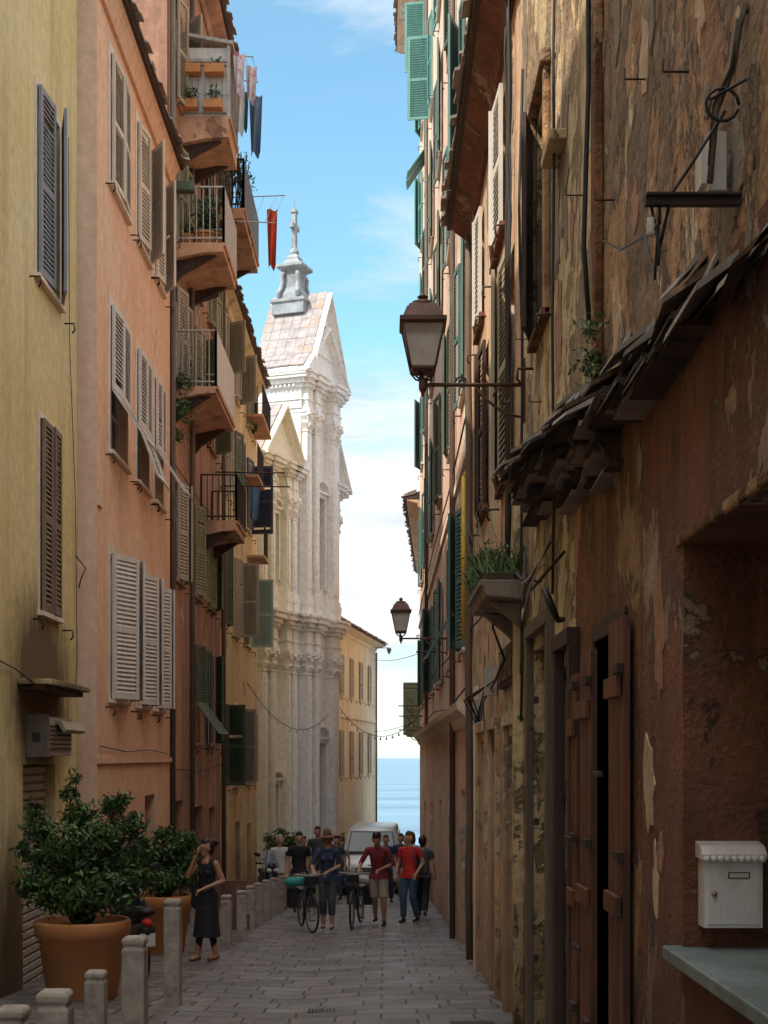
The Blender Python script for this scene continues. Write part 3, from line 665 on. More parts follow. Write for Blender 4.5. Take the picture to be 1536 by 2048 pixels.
mb.box(12.15,12.3,.002,.09,-1,4.,3); mb.box(17.95,18.35,.002,.05,-1.6,2.6,4)  # last box: pale strip painted in place of a sliver of sunlight
mb.build('lintels_quoins_and_sun_strip',['wood','rust','rorange','rochre','trimpale'],R1,bevel=.012)
db=MB(FR)
def plankdoor(s0,s1,z0,z1,n0,mi,ledge=True):
    k=max(3,int((s1-s0)/.13)); w_=(s1-s0)/k
    for i in range(k): db.box(s0+i*w_+.004,s0+(i+1)*w_-.004,n0,n0+.035+random.uniform(0,.006),z0,z1,mi)
    if ledge:
        for f in (.1,.5,.88):
            zz=z0+(z1-z0)*f; db.box(s0+.02,s1-.02,n0+.042,n0+.068,zz-.05,zz+.05,mi)
plankdoor(6.80,7.24,-.42,2.38,.02,0); plankdoor(7.85,8.3,-.46,2.3,.02,0); plankdoor(8.42,8.72,-.48,2.2,.02,0)
plankdoor(7.06,8.04,-.45,2.33,-.2,0,False); plankdoor(8.76,9.49,-.5,2.28,-.25,0)
db.box(7.0,7.06,-.1,.016,-.5,2.42,2); db.box(8.05,8.12,-.1,.016,-.5,2.42,2); db.box(7.0,8.12,-.1,.017,2.35,2.45,2)
db.box(8.7,8.8,.002,.07,-.5,2.4,2); db.box(9.45,9.56,.002,.07,-.55,2.4,2); db.box(8.7,9.56,.002,.08,2.4,2.5,2)
plankdoor(10.12,10.74,-.6,2.53,-.22,1); plankdoor(10.76,11.38,-.6,2.53,-.22,1)
db.box(10.0,10.1,.002,.06,-.6,2.65,1); db.box(11.4,11.5,.002,.06,-.6,2.65,1); db.box(10.,11.5,.002,.07,2.65,2.75,1)
plankdoor(12.77,13.68,-.75,1.88,-.28,1); plankdoor(14.82,15.68,-.9,1.93,-.22,0); plankdoor(16.42,17.78,-1.,1.88,-.28,0)
for a,b in ((12.75,13.7),(14.8,15.7),(16.4,17.8)): db.box(a-.1,a,.002,.05,-1.3,2.0,3); db.box(b,b+.1,.002,.05,-1.3,2.0,3); db.box(a-.1,b+.1,.002,.06,2.0,2.12,3)
for s,z in ((7.2,1.6),(8.0,.6),(10.6,1.9),(8.4,1.2)): db.box(s,s+.25,.09,.11,z,z+.03,4)
for s in (6.78,7.84,10.5,8.4): 
    for z in (.2,1.2,2.1): db.box(s-.03,s+.12,.06,.095,z,z+.05,4)
db.build('doors',['doorred','doorgrey','wood','rpeach','iron'],R1,bevel=.004)
tb=MB(FR)
for i in range(3):
    for j in range(14): tb.box(9.6+i*.125,9.72+i*.125,.002,.014,.35+j*.1,.445+j*.1,0)
tb.build('wall_tiles',['sh_cream'],R1)
ab=MB(FR); 
def can(s):
    t=(s-4.4)/6.2; return .11+.21*t, 3.19+.60*t+.03*math.sin(s*5)+.03*math.sin(s*11)
for l in range(7):
    s=4.35
    while s<10.6:
        w_=random.uniform(.22,.6); p_,z_=can(s); 
        o=random.uniform(-.09,.09)-l*.03; dz=l*.034+random.uniform(-.035,.035); t_=random.uniform(.014,.034)
        s2=s+w_; rz=random.uniform(-.05,.05)
        ab.hexa([(s,p_+o,z_+dz),(s2,p_+o+rz,z_+dz+rz*.6),(s2,-.01,z_+dz+.1+.12*p_),(s,-.01,z_+dz+.1+.12*p_),
                 (s,p_+o-.01,z_+dz+t_),(s2,p_+o+rz-.01,z_+dz+t_+rz*.6),(s2,-.01,z_+dz+.14+.12*p_),(s,-.01,z_+dz+.14+.12*p_)],random.choice([0,0,2]) if l>0 else 1)
        s+=w_*random.uniform(.75,1.)
s=7.2
while s<10.6:
    p_,z_=can(s); w_=random.uniform(.05,.09)
    ab.hexa([(s,.0,z_-.24),(s+w_,.0,z_-.24),(s+w_,.08,z_-.18),(s,.08,z_-.18),(s,.0,z_+.02),(s+w_,.0,z_+.02),(s+w_,p_-.04,z_+.0),(s,p_-.04,z_+.0)],1)
    s+=random.uniform(.35,.5)
for k in range(90):
    s=random.uniform(5.2,10.6); p_,z_=can(s); w_=random.uniform(.15,.6); dz=random.uniform(.0,.07 if s<7 else .3); pp=p_*(1-dz*2.2)
    ab.hexa([(s,0,z_-dz),(s+w_,0,z_-dz-.02),(s+w_,max(.03,pp),z_-dz-.02),(s,max(.03,pp),z_-dz),(s,0,z_-dz+.03),(s+w_,0,z_-dz+.03),(s+w_,max(.03,pp)-.02,z_-dz+.01),(s,max(.03,pp)-.01,z_-dz+.03)],random.choice([1,1,0]))
awn=ab.build('slate_awning',['slate','rotwood','slate2'],None,bevel=.003)
pl=MB(FR); pl.prismx([(0,3.0),(.36,3.04),(.38,3.12),(.41,3.12),(.41,3.17),(0,3.17)],11.75,13.45,0); pl.box(11.8,13.4,.02,.36,3.171,3.24,1)
pl.prismx([(0,2.75),(.1,2.85),(.3,3.01),(0,3.01)],12.0,12.12,0); pl.prismx([(0,2.75),(.1,2.85),(.3,3.01),(0,3.01)],13.0,13.12,0)
shelf=pl.build('planter_shelf',['lauze','bark'],None,bevel=.01)
gm=MB()
for k in range(420):
    x=1.2-random.uniform(.03,.40); y=random.uniform(11.8,13.4); z=3.24; L=random.uniform(.08,.26); a=random.uniform(0,6.28); b_=random.uniform(.05,.25)
    tip=(x+math.cos(a)*b_,y+math.sin(a)*b_,z+L); mid=((x+tip[0])/2,(y+tip[1])/2,z+L*.65); w_=.006
    gm.add([(x-w_,y,z),(x+w_,y,z),(mid[0]+w_,mid[1],mid[2]),(mid[0]-w_,mid[1],mid[2]),tip],[(0,1,2,3),(3,2,4)],random.choice([0,1,2,2,3]))
for k in range(14):
    x=random.uniform(.75,1.1); y=random.uniform(12.9,13.5); gm.tube([(x,y,3.2),(x+random.uniform(-.08,.05),y+random.uniform(-.1,.1),3.6),(x+random.uniform(-.2,.05),y+random.uniform(-.2,.2),3.8+random.random()*.2)],.003,3,4)
gm.build('wild_plants',['leafA','leafB','leafC','leafD'],recalc=False)
leafcloud('shelf_bush',[(.95,12.2,3.4,.16),(.9,12.8,3.38,.15),(1.0,13.2,3.4,.14),(.85,13.3,3.55,.1)],1200,.045,['leafB','leafC','leafD'])
leafcloud('wall_weed',[(1.12,7.75,3.85,.1),(1.1,7.6,4.0,.07)],160,.05,['leafA','leafB','leafC'])
sb=MB(FR); sb.box(12.35,14.3,.003,.05,2.38,2.75,0); sb.build('shop_sign_board',['wood'],R1)
cu=bpy.data.curves.new('t','FONT'); cu.body="LALBHE"; cu.size=.40; cu.extrude=.012; cu.align_x='CENTER'
tob=bpy.data.objects.new('tmp',cu); sc.collection.objects.link(tob); bpy.context.view_layer.update()
tm=bpy.data.meshes.new_from_object(tob.evaluated_get(bpy.context.evaluated_depsgraph_get())); bpy.data.objects.remove(tob)
tm.transform(Matrix(((0,0,-1,1.137),(-1,0,0,13.32),(0,1,0,2.43),(0,0,0,1)))); tm.materials.clear(); tm.materials.append(M['sh_brown'])
to=bpy.data.objects.new('sign_letters',tm); sc.collection.objects.link(to); to.parent=R1
# mailbox
ml=MB(); x0,x1=1.25,1.495; y1=5.695; y0=5.585
ml.box(x0+.008,x1-.008,y0,y1,1.03,1.31,0)
ml.prismx([(y0-.02,1.302),(y0-.026,1.32),(y0+.02,1.352),(y1,1.366),(y1,1.302)],x0-.004,x1+.004,0)
for k in range(9):
    xc=x0+.0145+k*(x1-x0-.029)/8; ml.cap((xc,y0-.022,1.303),(xc,y0-.012,1.303),.0155,.0155,0,n=10)
ml.box(x0+.022,x1-.022,y0-.006,y0,1.045,1.29,0)
ml.box(x0+.1,x1-.06,y0-.009,y0-.006,1.225,1.25,1); ml.box(x0+.105,x1-.065,y0-.0105,y0-.009,1.229,1.246,2)
ml.cap((x0+.045,y0-.014,1.165),(x0+.045,y0,1.165),.012,.012,3,n=12); ml.box(x0+.043,x0+.047,y0-.028,y0-.026,1.16,1.17,1)
for k in range(7):
    for j in (0,1,2): ml.cap((x0+.07+k*.02,y0-.008,1.075+j*.022*(1 if k%2 else .8)),(x0+.07+k*.02,y0-.006,1.075+j*.022*(1 if k%2 else .8)),.003,.003,0,n=6)
M['brass']=paint('brass',(.45,.30,.15),.4,.8,.1,10,0)
ml.build('mailbox',['mail','wood','sh_cream','brass'],None,bevel=.003)
# wall brackets, conduit, junction box
el=MB()
el.box(.88,1.22,4.78,4.81,3.56,3.585,0); el.box(.88,1.22,4.76,4.83,3.586,3.594,0)
el.tube([(.9,4.8,3.57),(.93,4.8,3.42),(.925,4.8,3.36)],.006,0,5)
for x in (.93,): el.tube([(x,4.8,3.5),(x,4.8,3.56)],.006,0); el.lathe((x-.03,4.8,3.46),[(.012,0),(.018,.01),(.012,.02),(.018,.035),(.012,.045),(.014,.06)],2,12)
el.box(1.11,1.17,4.86,5.0,3.64,3.84,2); el.box(1.09,1.11,4.88,4.98,3.67,3.80,2)
el.tube([(1.1,4.8,3.64),(1.12,4.8,3.88),(1.165,4.75,4.0),(1.175,4.7,4.12),(1.19,4.68,4.18),(1.2,4.7,4.16)],.011,3,8)
el.tube([(1.1,4.8,3.7),(1.115,4.8,3.9),(1.16,4.74,4.0),(1.17,4.7,4.14)],.008,1,8)
K_=[(1.13+.055*math.cos(a),4.75,3.88+.055*math.sin(a)) for a in [i*.5 for i in range(13)]]; el.tube(K_,.006,1,5)
el.tube([(.93,4.8,3.42),(.97,4.8,3.6),(1.05,4.8,3.72),(1.14,4.75,3.86)],.006,1,5)
el.tube([(1.2,4.6,3.6),(1.22,4.6,3.8),(1.19,4.65,3.92),(1.1,4.8,3.92)],.006,1,5)
el.tube([(.93,4.8,3.55),(.99,5.2,3.45),(1.1,6,3.9),(1.17,7,4.2),(1.18,7.7,4.5)],.005,1,5)
el.build('electric_bracket',['iron','black','sh_grey','doorgrey'])
cb=MB(FR)
def wig(s,n,z0,z1,k=10,a=.05): return [(s+random.uniform(-a,a),n+random.uniform(0,.03),z0+(z1-z0)*i/k) for i in range(k+1)]
for s,z0,z1,r in ((13.0,3.4,8.8,.025),(13.2,3.2,8.8,.012),(12.85,4,8.8,.010),(19.0,-1,8.8,.05),(9.55,2.8,8.8,.010),(7.95,4.1,8.7,.014),(11.8,2.,7.4,.012)):
    cb.tube(wig(s,.05,z0,z1,a=.025 if r<.04 else .0),r,0 if s!=19.0 else 4,6)
cb.tube([(9,.06,3.0),(10.6,.1,2.95),(11.6,.12,3.2),(12.8,.1,3.35),(14,.05,3.3),(19,.05,3.4)],.012,0,6)
for q_ in range(4): cb.tube([(9.6+q_*.3,.04,3.3-q_*.1),(10.2+q_*.2,.16,2.9+q_*.05),(10.9,.14,2.75+q_*.1),(11.4,.06,3.4),(12.0,.05,3.0-q_*.2)],.008,0 if q_%2 else 1,5)
cb.tube([(13.0,.05,3.5),(12.9,.12,3.2),(13.1,.2,2.9),(13,.1,2.6),(14.5,.08,2.45),(17,.06,2.3)],.012,0,5)
for k in range(5): cb.tube([(14.8+k*.3,.05,2.5),(15.1+k*.3,.2+random.random()*.1,2.35),(15.5+k*.2,.15,2.1),(15.7,.05,2.6)],.009,0,5)
cb.box(14.9,15.1,.02,.14,2.35,2.65,1); cb.box(17,17.25,.02,.12,2.1,2.4,1)
cb.tube([(19.2,.12,3.3),(19.2,.12,5.5)],.035,2,8); cb.tube([(19.2,.12,5.5),(19.2,.0,5.6)],.035,2,8)
cb.tube([(8.75,.1,2.55),(8.5,.16,2.52),(8.4,.22,2.6),(8.5,.24,2.7),(8.65,.2,2.68),(8.6,.16,2.56)],.018,0,6)
M['gasyellow']=paint('yellow_pipe',(.75,.47,.05),.5,0,.2,10,0)
for s,z in ((7.4,4.6),(8.6,5.1),(10.8,4.4),(6.5,4.8),(11.9,5.2),(5.6,4.4)): cb.tube([(s,.0,z),(s,.1,z),(s,.1,z+.05)],.005,3,5)
cb.build('wall_cables',['black','rail','gasyellow','iron','doorgrey'],R1)
# --- rose tall house
w5=[]
scol=[(20.6,21.7),(24.6,25.8),(29.4,30.6),(34.2,35.4),(39.,40.2),(43.4,44.6)]
for (za,zb_) in ((3.3,5.35),(7.1,9.25),(10.7,12.8),(14.2,16.3),(17.6,19.7),(21.1,23.1)):
    for k,(a,b) in enumerate(scol):
        tl=za>17
        aL=random.choice([3,174,174,8]); aR=174 if aL>90 else random.choice([4,10,20])
        fl=0
        if tl and k in (3,4): aR=100
        if k==4 and 20>za>17: fl=35; aL=aR=3
        if k==1 and za<4: fl=30; aL=aR=3
        w5.append((a,b,za,zb_,aL,aR,fl,0 if tl else random.choice([1,2,1])))
R3=make_building('rose_house',FR,19.41,47.6,25.3,['r3'],w5,extra_holes=[(21,22.3,-2.2,1.2,.3),(25.2,26.6,-2.4,1.,.35),(29.5,31,-2.6,.8,.3),(35,36.5,-3,.6,.3),(41,42.5,-3.2,.4,.3)],trim='trimpale',shm=['sh_teal','sh_dteal','sh_dgreen'],ov=.85,trimw=.08,soffit='trimpale')
mb=MB(FR)
mb.prismx([(0.002,2.1),(.06,2.15),(.1,2.27),(.2,2.36),(.22,2.46),(.002,2.5)],19.42,47.6,0)
mb.box(19.42,47.6,.002,.05,6.0,6.12,0)
mb.tube([(23.5,.07,-1.5),(23.5,.07,25)],.05,1); mb.tube([(38,.07,2.5),(38,.07,25)],.05,1)
for z in (2.7,6.5,3.6): mb.tube([(19.5,.05,z),(25,.06,z-.15),(33,.05,z+.05),(47,.05,z-.1)],.014,2,5)
mb.build('cornice_and_pipes',['trimpale','doorgrey','black'],R3)
ib=MB(FR)
for s,z in ((43.,2.95),(45.5,3.35),(44,2.55)):
    ib.tube([(s,.02,z),(s,.75,z)],.018,0)
    ib.tube([(s,.02,z-.35),(s,.3,z-.3),(s,.5,z-.05)],.014,0); pts=[(s,.35+.1*math.cos(a)*(1-a/9),z+.14+.1*math.sin(a)*(1-a/9)) for a in [i*.6 for i in range(12)]]; ib.tube(pts,.012,0,5)
ib.tube([(31.,0,4.0),(31.,.5,4.0)],.02,0)
ib.build('iron_sign_brackets',['iron'],R3)
t2=math.radians(2.4)
FR4=Fr((1.25,49.5),(math.sin(t2),math.cos(t2)),(-math.cos(t2),math.sin(t2)))
R4=make_building('corner_house',FR4,0,20,10.7,['rpeach'],[(1.5,2.7,2.5,4.4,90,95,0,0),(6,7.2,2.5,4.4,90,90,0,0)],trim=None,shm=['sh_green'],ov=.62,zb=-5)
# ============================================================ STREET LAMPS
def street_lamp(y,z,reach,k=1.):
    e=empty('street_lamp')
    F=lambda a,b,c: Vector((1.2-b,y+a,z+c))
    m=MB(F)
    m.box(-.03,.03,.0,.02,-.32,.22,0)
    m.tube([(0,.01,0),(0,reach,0)],.017,0,8)
    m.tube([(0,.01,-.28),(0,.16,-.25),(0,.34,-.12),(0,.42,-.02)],.012,0,6)
    for c0,r0,sg in ((.18,.09,1),(.62*reach,.05,-1)):
        m.tube([(0,c0+r0*math.cos(a)*(1-a/11),-.02-r0*sg*.9+r0*math.sin(a)*(1-a/11)) for a in [i*.5 for i in range(18)]],.009,0,5)
    m.cap((0,reach,-.03),(0,reach,.03),.035,.035,0); m.cap((0,reach,-.09),(0,reach,-.06),.012,.02,0)
    m.tube([(0,reach,.02),(0,reach+.02,.1)],.02,0)
    for sa in (-1,1):
        for sb_ in (-1,1): m.tube([(0,reach,.03),(sa*.06,reach+sb_*.06,.06),(sa*.1,reach+sb_*.1,.12)],.009,0,5)
    b0,b1,h0,h1=.10,.175,.12,.50
    q2=math.sqrt(2)
    m.lathe((0,reach,0),[(b0*q2*.9,h0-.02),(b0*q2*1.06,h0),(b0*q2*1.06,h0+.02)],0,4,False,math.pi/4)
    m.lathe((0,reach,0),[(b1*q2*1.0,h1-.02),(b1*q2*1.13,h1),(b1*q2*1.13,h1+.035),(b1*q2*.98,h1+.04),(b1*q2*.78,h1+.13),(b1*q2*.70,h1+.14),(b1*q2*.66,h1+.16),(b1*q2*.42,h1+.18)],0,4,False,math.pi/4)
    m.lathe((0,reach,0),[(.085,h1+.13),(.10,h1+.175),(.095,h1+.2),(.03,h1+.215),(.03,h1+.235),(.05,h1+.245),(.02,h1+.265),(.006,h1+.28)],0,14)
    for sa in (-1,1):
        for sb_ in (-1,1):
            m.tube([(sa*b0,reach+sb_*b0,h0),(sa*b1,reach+sb_*b1,h1)],.010,0,4)
    m.build('bracket_and_frame',['bronze'],e)
    gl=MB(F); gl.lathe((0,reach,0),[(b0*q2*.96,h0+.02),(b1*q2*.96,h1-.015)],0,4,False,math.pi/4)
    gl.build('lamp_glass',['lampglass'],e)
    return e
street_lamp(12.1,4.87,.87); street_lamp(26.9,3.95,.88)
sl=MB()
def sagline(p,q,s,n=14): return [tuple(Vector(p).lerp(Vector(q),i/n)-Vector((0,0,s*4*(i/n)*(1-i/n)))) for i in range(n+1)]
for p,q,s in (((-3.85,40,3.8),(-1.75,51.5,3.6),1.1),((-1.75,52,3.7),(1.1,46,3.0),.9)):
    pts=sagline(p,q,s); sl.tube(pts,.012,0,5)
    for x in pts[1:-1]: sl.cap((x[0],x[1],x[2]-.04),(x[0],x[1],x[2]-.1),.02,.035,1,n=8)
sl.tube(sagline((-.5,71,6.6),(1.15,44,4.95),.15),.012,0,5); sl.tube(sagline((-.5,71,3),(1.15,45,2.9),.1),.012,0,5)
sl.build('string_lights',['black','white'])
# ============================================================ BOLLARDS
def bollard(x,y,h,w=.16):
    b=MB(); z=gz(y)
    r=w/2
    prof=[(r*1.0,-.1),(r,h-.09),(r*.86,h-.075),(r*.86,h-.06),(r,h-.05),(r,h-.02),(r*.8,h)]
    b.lathe((x,y,z),[(a*1.414,c) for a,c in prof],0,4,False,math.pi/4+random.uniform(-.05,.05))
    o=b.build('stone_bollard',['stonepost'],None,bevel=.008)
for x,y,h in ((-1.96,7.5,.80),(-1.62,7.0,.94),(-2.31,11.4,.62),(-1.76,10.05,.99),(-2.13,14.35,1.06),(-2.75,20.8,.82),(-2.45,22.1,.78),(-2.34,23.4,.8),(-2.42,25.8,.8),(-2.4,27.1,.8),(-2.4,29,.8),(-2.36,30.5,.8),(-2.3,31.9,.8),(-2.27,33.7,.8)): bollard(x,y,h)
# ============================================================ POTS + BUSHES
def potted(name,x,y,r,h,clumps,n,ls,branches):
    e=empty(name); z=gz(y); p=MB()
    p.lathe((x,y,z),[(r*.70,0),(r*.74,.02),(r*.92,h*.78),(r*1.0,h*.80),(r*1.03,h*.97),(r*1.0,h),(r*.92,h),(r*.9,h*.9)],0,40)
    p.lathe((x,y,z),[(r*.89,h*.85),(r*.89,h*.9)],1,24)
    p.build('pot',['terra','bark'],e)
    t=MB()
    for (dx,dy,dz,_) in clumps:
        m_=(dx*.35+random.uniform(-.04,.04),dy*.35,h*.9+(dz-h*.9)*.5)
        t.tube([(x+dx*.1,y+dy*.1,z+h*.85),(x+m_[0],y+m_[1],z+m_[2]),(x+dx,y+dy,z+dz)],[.028,.018,.006],0,6)
    t.build('branches',['bark'],e)
    leafcloud('foliage',[(x+a,y+b,z+c,d) for a,b,c,d in clumps],n,ls,['leafA','leafB','leafC'],e)
    return e
cl=[(-.28,-.1,1.15,.28),(.28,-.15,1.15,.28),(0,-.25,1.1,.28),(0,.1,1.3,.34),(-.37,.1,1.45,.24),(.38,.1,1.45,.25),(-.1,-.2,1.6,.26),(.24,-.1,1.7,.22),(-.44,0,1.78,.17),(.52,0,1.82,.15),(-.05,.1,1.9,.19),(.57,-.1,1.25,.17),(-.54,-.1,1.2,.16),(.3,.1,2.02,.12),(-.14,0,2.15,.09),(-.07,0,2.32,.06),(.42,0,2.08,.09),(-.5,0,2.0,.08),(-.62,0,1.55,.09),(.66,0,1.55,.09)]
potted('potted_shrub',-3.17,14.95,.49,.82,cl,8500,.085,0)
cl2=[(a*.75+.03,b*.75,.84+(c-.84)*.82,d*.78) for a,b,c,d in cl[:12]]+[(.42,0,1.35,.2),(.3,-.1,1.65,.15)]
potted('potted_shrub',-3.22,20.7,.42,.84,cl2,5500,.085,0)
cl3=[(a*.9,b*.9,.7+(c-.84)*1.,d*.9) for a,b,c,d in cl[:12]]
potted('potted_shrub',-3.1,43.2,.4,.7,cl3,2500,.12,0)
# ============================================================ PEOPLE
def col(name,c,r=.8): 
    if name not in M: M[name]=paint(name,c,r,0,.12,12,0)
    return name
col('skin',(.58,.33,.22),.55); col('skin_tan',(.46,.23,.13),.5); col('hair_dark',(.02,.012,.009),.5); col('hair_grey',(.45,.43,.40),.6); col('hair_brown',(.09,.045,.02),.6)
col('c_black',(.014,.014,.018)); col('c_navy',(.04,.06,.11)); col('c_maroon',(.26,.03,.04)); col('c_khaki',(.38,.32,.24)); col('c_red',(.62,.03,.025)); col('c_jeans',(.05,.09,.16)); col('c_white',(.72,.69,.67)); col('c_darkgrey',(.07,.075,.08)); col('c_hat',(.22,.10,.05)); col('shoe',(.03,.02,.018)); col('sandal',(.16,.06,.03)); col('lips',(.36,.12,.10)); col('eye',(.03,.02,.015)); col('c_blue',(.10,.2,.4)); col('c_teal',(.05,.35,.32))
def lerp(a,b,t): return tuple(a[i]+(b[i]-a[i])*t for i in range(3))
def person(name,x,y,rz,pose,top='c_black',bottom='c_jeans',skin='skin',hair='hair_dark',sleeve=.55,leg='long',shoes='shoe',H=1.75,vox=.011,hat=None,bun=False,dress=False,female=False,long_hair=False,bag=None):
    P=dict(LE=(.25,.03,1.14),LW=(.27,-.06,.90),RE=(-.25,.03,1.14),RW=(-.27,-.06,.90),LK=(.10,-.04,.50),LA=(.10,.02,.09),RK=(-.10,-.04,.50),RA=(-.10,.02,.09),lean=0.,look=(0,-.02),tilt=0.)
    P.update(pose)
    ln=P['lean']; k=H/1.75
    pr=[]
    def c(a,b,ra,rb,mat,flat=1.,fv=(0,1,0),ends=(1,1)): pr.append((a,b,ra,rb,flat,fv,ends,mat))
    sw=.155 if female else .18; hipw=.10
    pel=(0,0,.93); wa=(0,-.25*ln,1.08); ch=(0,-.75*ln,1.30); shz=1.41
    bt=bottom if not dress else top
    c((-.06,0,.92),(.06,0,.92),.115,.115,bt,.85); c(pel,wa,.145,.118 if female else .138,top,.72)
    c(wa,ch,.115 if female else .136,.145 if female else .158,top,.66); c((-sw+.06,-ln*.9,shz-.02),(sw-.06,-ln*.9,shz-.02),.072,.072,top,.85)
    if not dress: c((0,-.1*ln,1.04),(0,.0,.855),.138,.165,top,.74,(0,1,0),(1,0))
    if female:
        for sx in (-1,1): c((sx*.065,-.75*ln-.06,1.26),(sx*.065,-.75*ln-.065,1.26),.060,.055,top)
    nk=(0,-ln*.95,1.44); lk=P['look']; hd=(lk[0]*.3,-ln*1.15+lk[1],1.60-abs(P['tilt'])*.05)
    c(nk,(hd[0],hd[1]+.015,1.55),.056,.050,skin)
    c((0,-ln*.9,1.425),(0,-ln*.92,1.46),.10,.06,top if not dress else skin,.8)
    ang=P.get('yaw',0.); fx,fy=math.sin(ang),-math.cos(ang); tz=-P['tilt']
    def h(r,f,u):
        f2=f*math.cos(P['tilt'])+u*math.sin(P['tilt']); u2=u*math.cos(P['tilt'])-f*math.sin(P['tilt'])
        return (hd[0]+fx*f2-fy*r, hd[1]+fy*f2+fx*r, hd[2]+u2)
    sd=(-fy,fx,0)
    c(h(0,-.012,.045),h(0,.01,.03),.098,.088,skin,.84,sd); c(h(0,.02,.0),h(0,.038,-.06),.070,.045,skin,.85,sd)
    c(h(0,.088,.02),h(0,.104,-.012),.010,.015,skin); 
    for s_ in (-1,1):
        c(h(s_*.078,-.005,.015),h(s_*.08,-.012,-.015),.018,.013,skin); c(h(s_*.030,.0855,.022),h(s_*.032,.0865,.022),.0085,.0085,'eye')
    c(h(-.016,.078,-.046),h(.016,.078,-.046),.009,.009,'lips')
    c(h(0,-.036,.066),h(0,.002,.092),.100,.080,hair,.88,sd); c(h(0,-.055,.03),h(0,-.05,-.03),.08,.062,hair,.98,sd)
    if bun: c(h(0,-.13,.09),h(0,-.14,.08),.048,.045,hair)
    if long_hair: c(h(0,-.06,.0),h(0,-.09,-.16),.085,.06,hair,.8)
    if hat:
        c(h(0,0,.072),h(0,0,.090),.160,.155,hat,.92,sd,(0,0)); c(h(0,-.01,.08),h(0,0,.140),.100,.085,hat,.9,sd)
    for S_,sx in (('L',1),('R',-1)):
        sh_=(sx*sw,-ln*.9,shz-.015); E=P[S_+'E']; W=P[S_+'W']
        t=sleeve
        c(sh_,E,.046,.037,skin); c(E,W,.038,.025,skin)
        if t>0:
            if t<=1: c(sh_,lerp(sh_,E,t),.058,.050,top,1,(0,1,0),(1,0))
            else: c(sh_,E,.058,.047,top); c(E,lerp(E,W,t-1),.047,.038,top,1,(0,1,0),(1,0))
        if dress: c(lerp(sh_,(0,-.1,1.3),.3),(sx*.09,-.07,1.33),.022,.022,top)
        d=(Vector(W)-Vector(E)).normalized(); g_=P.get(S_+'G',0.45)
        up=Vector((0,0,1)) if abs(d.z)<.8 else Vector((0,-1,0))
        side=d.cross(up).normalized(); nrm=side.cross(d).normalized()
        c(W,tuple(Vector(W)+d*.085),.027,.036,skin,.55,tuple(nrm))
        for i in range(4):
            b0=Vector(W)+d*.088+side*(i-1.5)*.0195; L_=(.036,.042,.040,.031)[i]
            d1=(d*math.cos(g_)-nrm*math.sin(g_)); d2=(d*math.cos(g_*2.2)-nrm*math.sin(g_*2.2))
            b1=b0+d1*L_; b2=b1+d2*L_*.95
            c(tuple(b0),tuple(b1),.0098,.009,skin); c(tuple(b1),tuple(b2),.009,.008,skin)
        ts=side*(-1.5 if sx<0 else 1.5)*.0195*1.3
        tb_=Vector(W)+d*.03+ts; t1=tb_+(d*.7+ts.normalized()*.7).normalized()*.035-nrm*.008; t2_=t1+(d*.9-nrm*.4).normalized()*.028
        c(tuple(tb_),tuple(t1),.0125,.011,skin); c(tuple(t1),tuple(t2_),.011,.009,skin)
    for S_,sx in (('L',1),('R',-1)):
        Hh=(sx*.09,0,.90); K_=P[S_+'K']; A_=P[S_+'A']
        c(Hh,K_,.083,.056,skin); c(K_,lerp(K_,A_,.35),.055,.058,skin); c(lerp(K_,A_,.35),A_,.057,.036,skin)
        if leg=='long': c(Hh,K_,.096,.070,bottom); c(K_,lerp(K_,A_,.92),.070,.060,bottom,1,(0,1,0),(1,0))
        elif leg=='capri': c(Hh,K_,.096,.072,bottom); c(K_,lerp(K_,A_,.55),.072,.066,bottom,1,(0,1,0),(1,0))
        elif leg=='shorts': c(Hh,lerp(Hh,K_,.97),.100,.088,bottom,1,(0,1,0),(1,0))
        tw=P.get(S_+'T',(0,-1)); tl=.145
        c((A_[0],A_[1]+.04,A_[2]-.05),(A_[0]+tw[0]*tl,A_[1]+tw[1]*tl,A_[2]-.058),.036,.030,shoes,.9,(0,0,1)); c(A_,(A_[0],A_[1]+.03,A_[2]-.045),.037,.034,skin if shoes=='sandal' else shoes)
        if shoes=='sandal': c((A_[0]+tw[0]*.03,A_[1]+tw[1]*.03,A_[2]-.035),(A_[0]+tw[0]*.13,A_[1]+tw[1]*.13,A_[2]-.045),.033,.028,skin,.9,(0,0,1))
    if dress:
        c((0,0,.95),(0,-.01,.75),.145,.168,top,.82,(0,1,0),(1,0)); c((0,-.01,.76),(.0,-.02,.34),.168,.195,top,.95,(0,1,0),(0,0))
        for i in range(9):
            a=2*math.pi*i/9; c((.12*math.cos(a),.09*math.sin(a),.8),(.18*math.cos(a),-.02+.17*math.sin(a),.345),.03,.03,top,1,(0,1,0),(1,0))
    b=MB()
    for (a,bb,ra,rb,fl,fv,en,mt) in pr: b.cap(a,bb,ra,rb,0,fl,fv,en,n=14)
    tmp=b.build('tmpbody',[],None)
    md=tmp.modifiers.new('r','REMESH'); md.mode='VOXEL'; md.voxel_size=vox; md.use_smooth_shade=True
    ms=tmp.modifiers.new('s','SMOOTH'); ms.factor=.5; ms.iterations=1
    bpy.context.view_layer.update()
    me=bpy.data.meshes.new_from_object(tmp.evaluated_get(bpy.context.evaluated_depsgraph_get()))
    bpy.data.objects.remove(tmp)
    n=len(me.polygons); C=np.empty(n*3); me.polygons.foreach_get('center',C); C=C.reshape(-1,3)
    best=np.full(n,1e9); bi=np.zeros(n,int); mats=[]
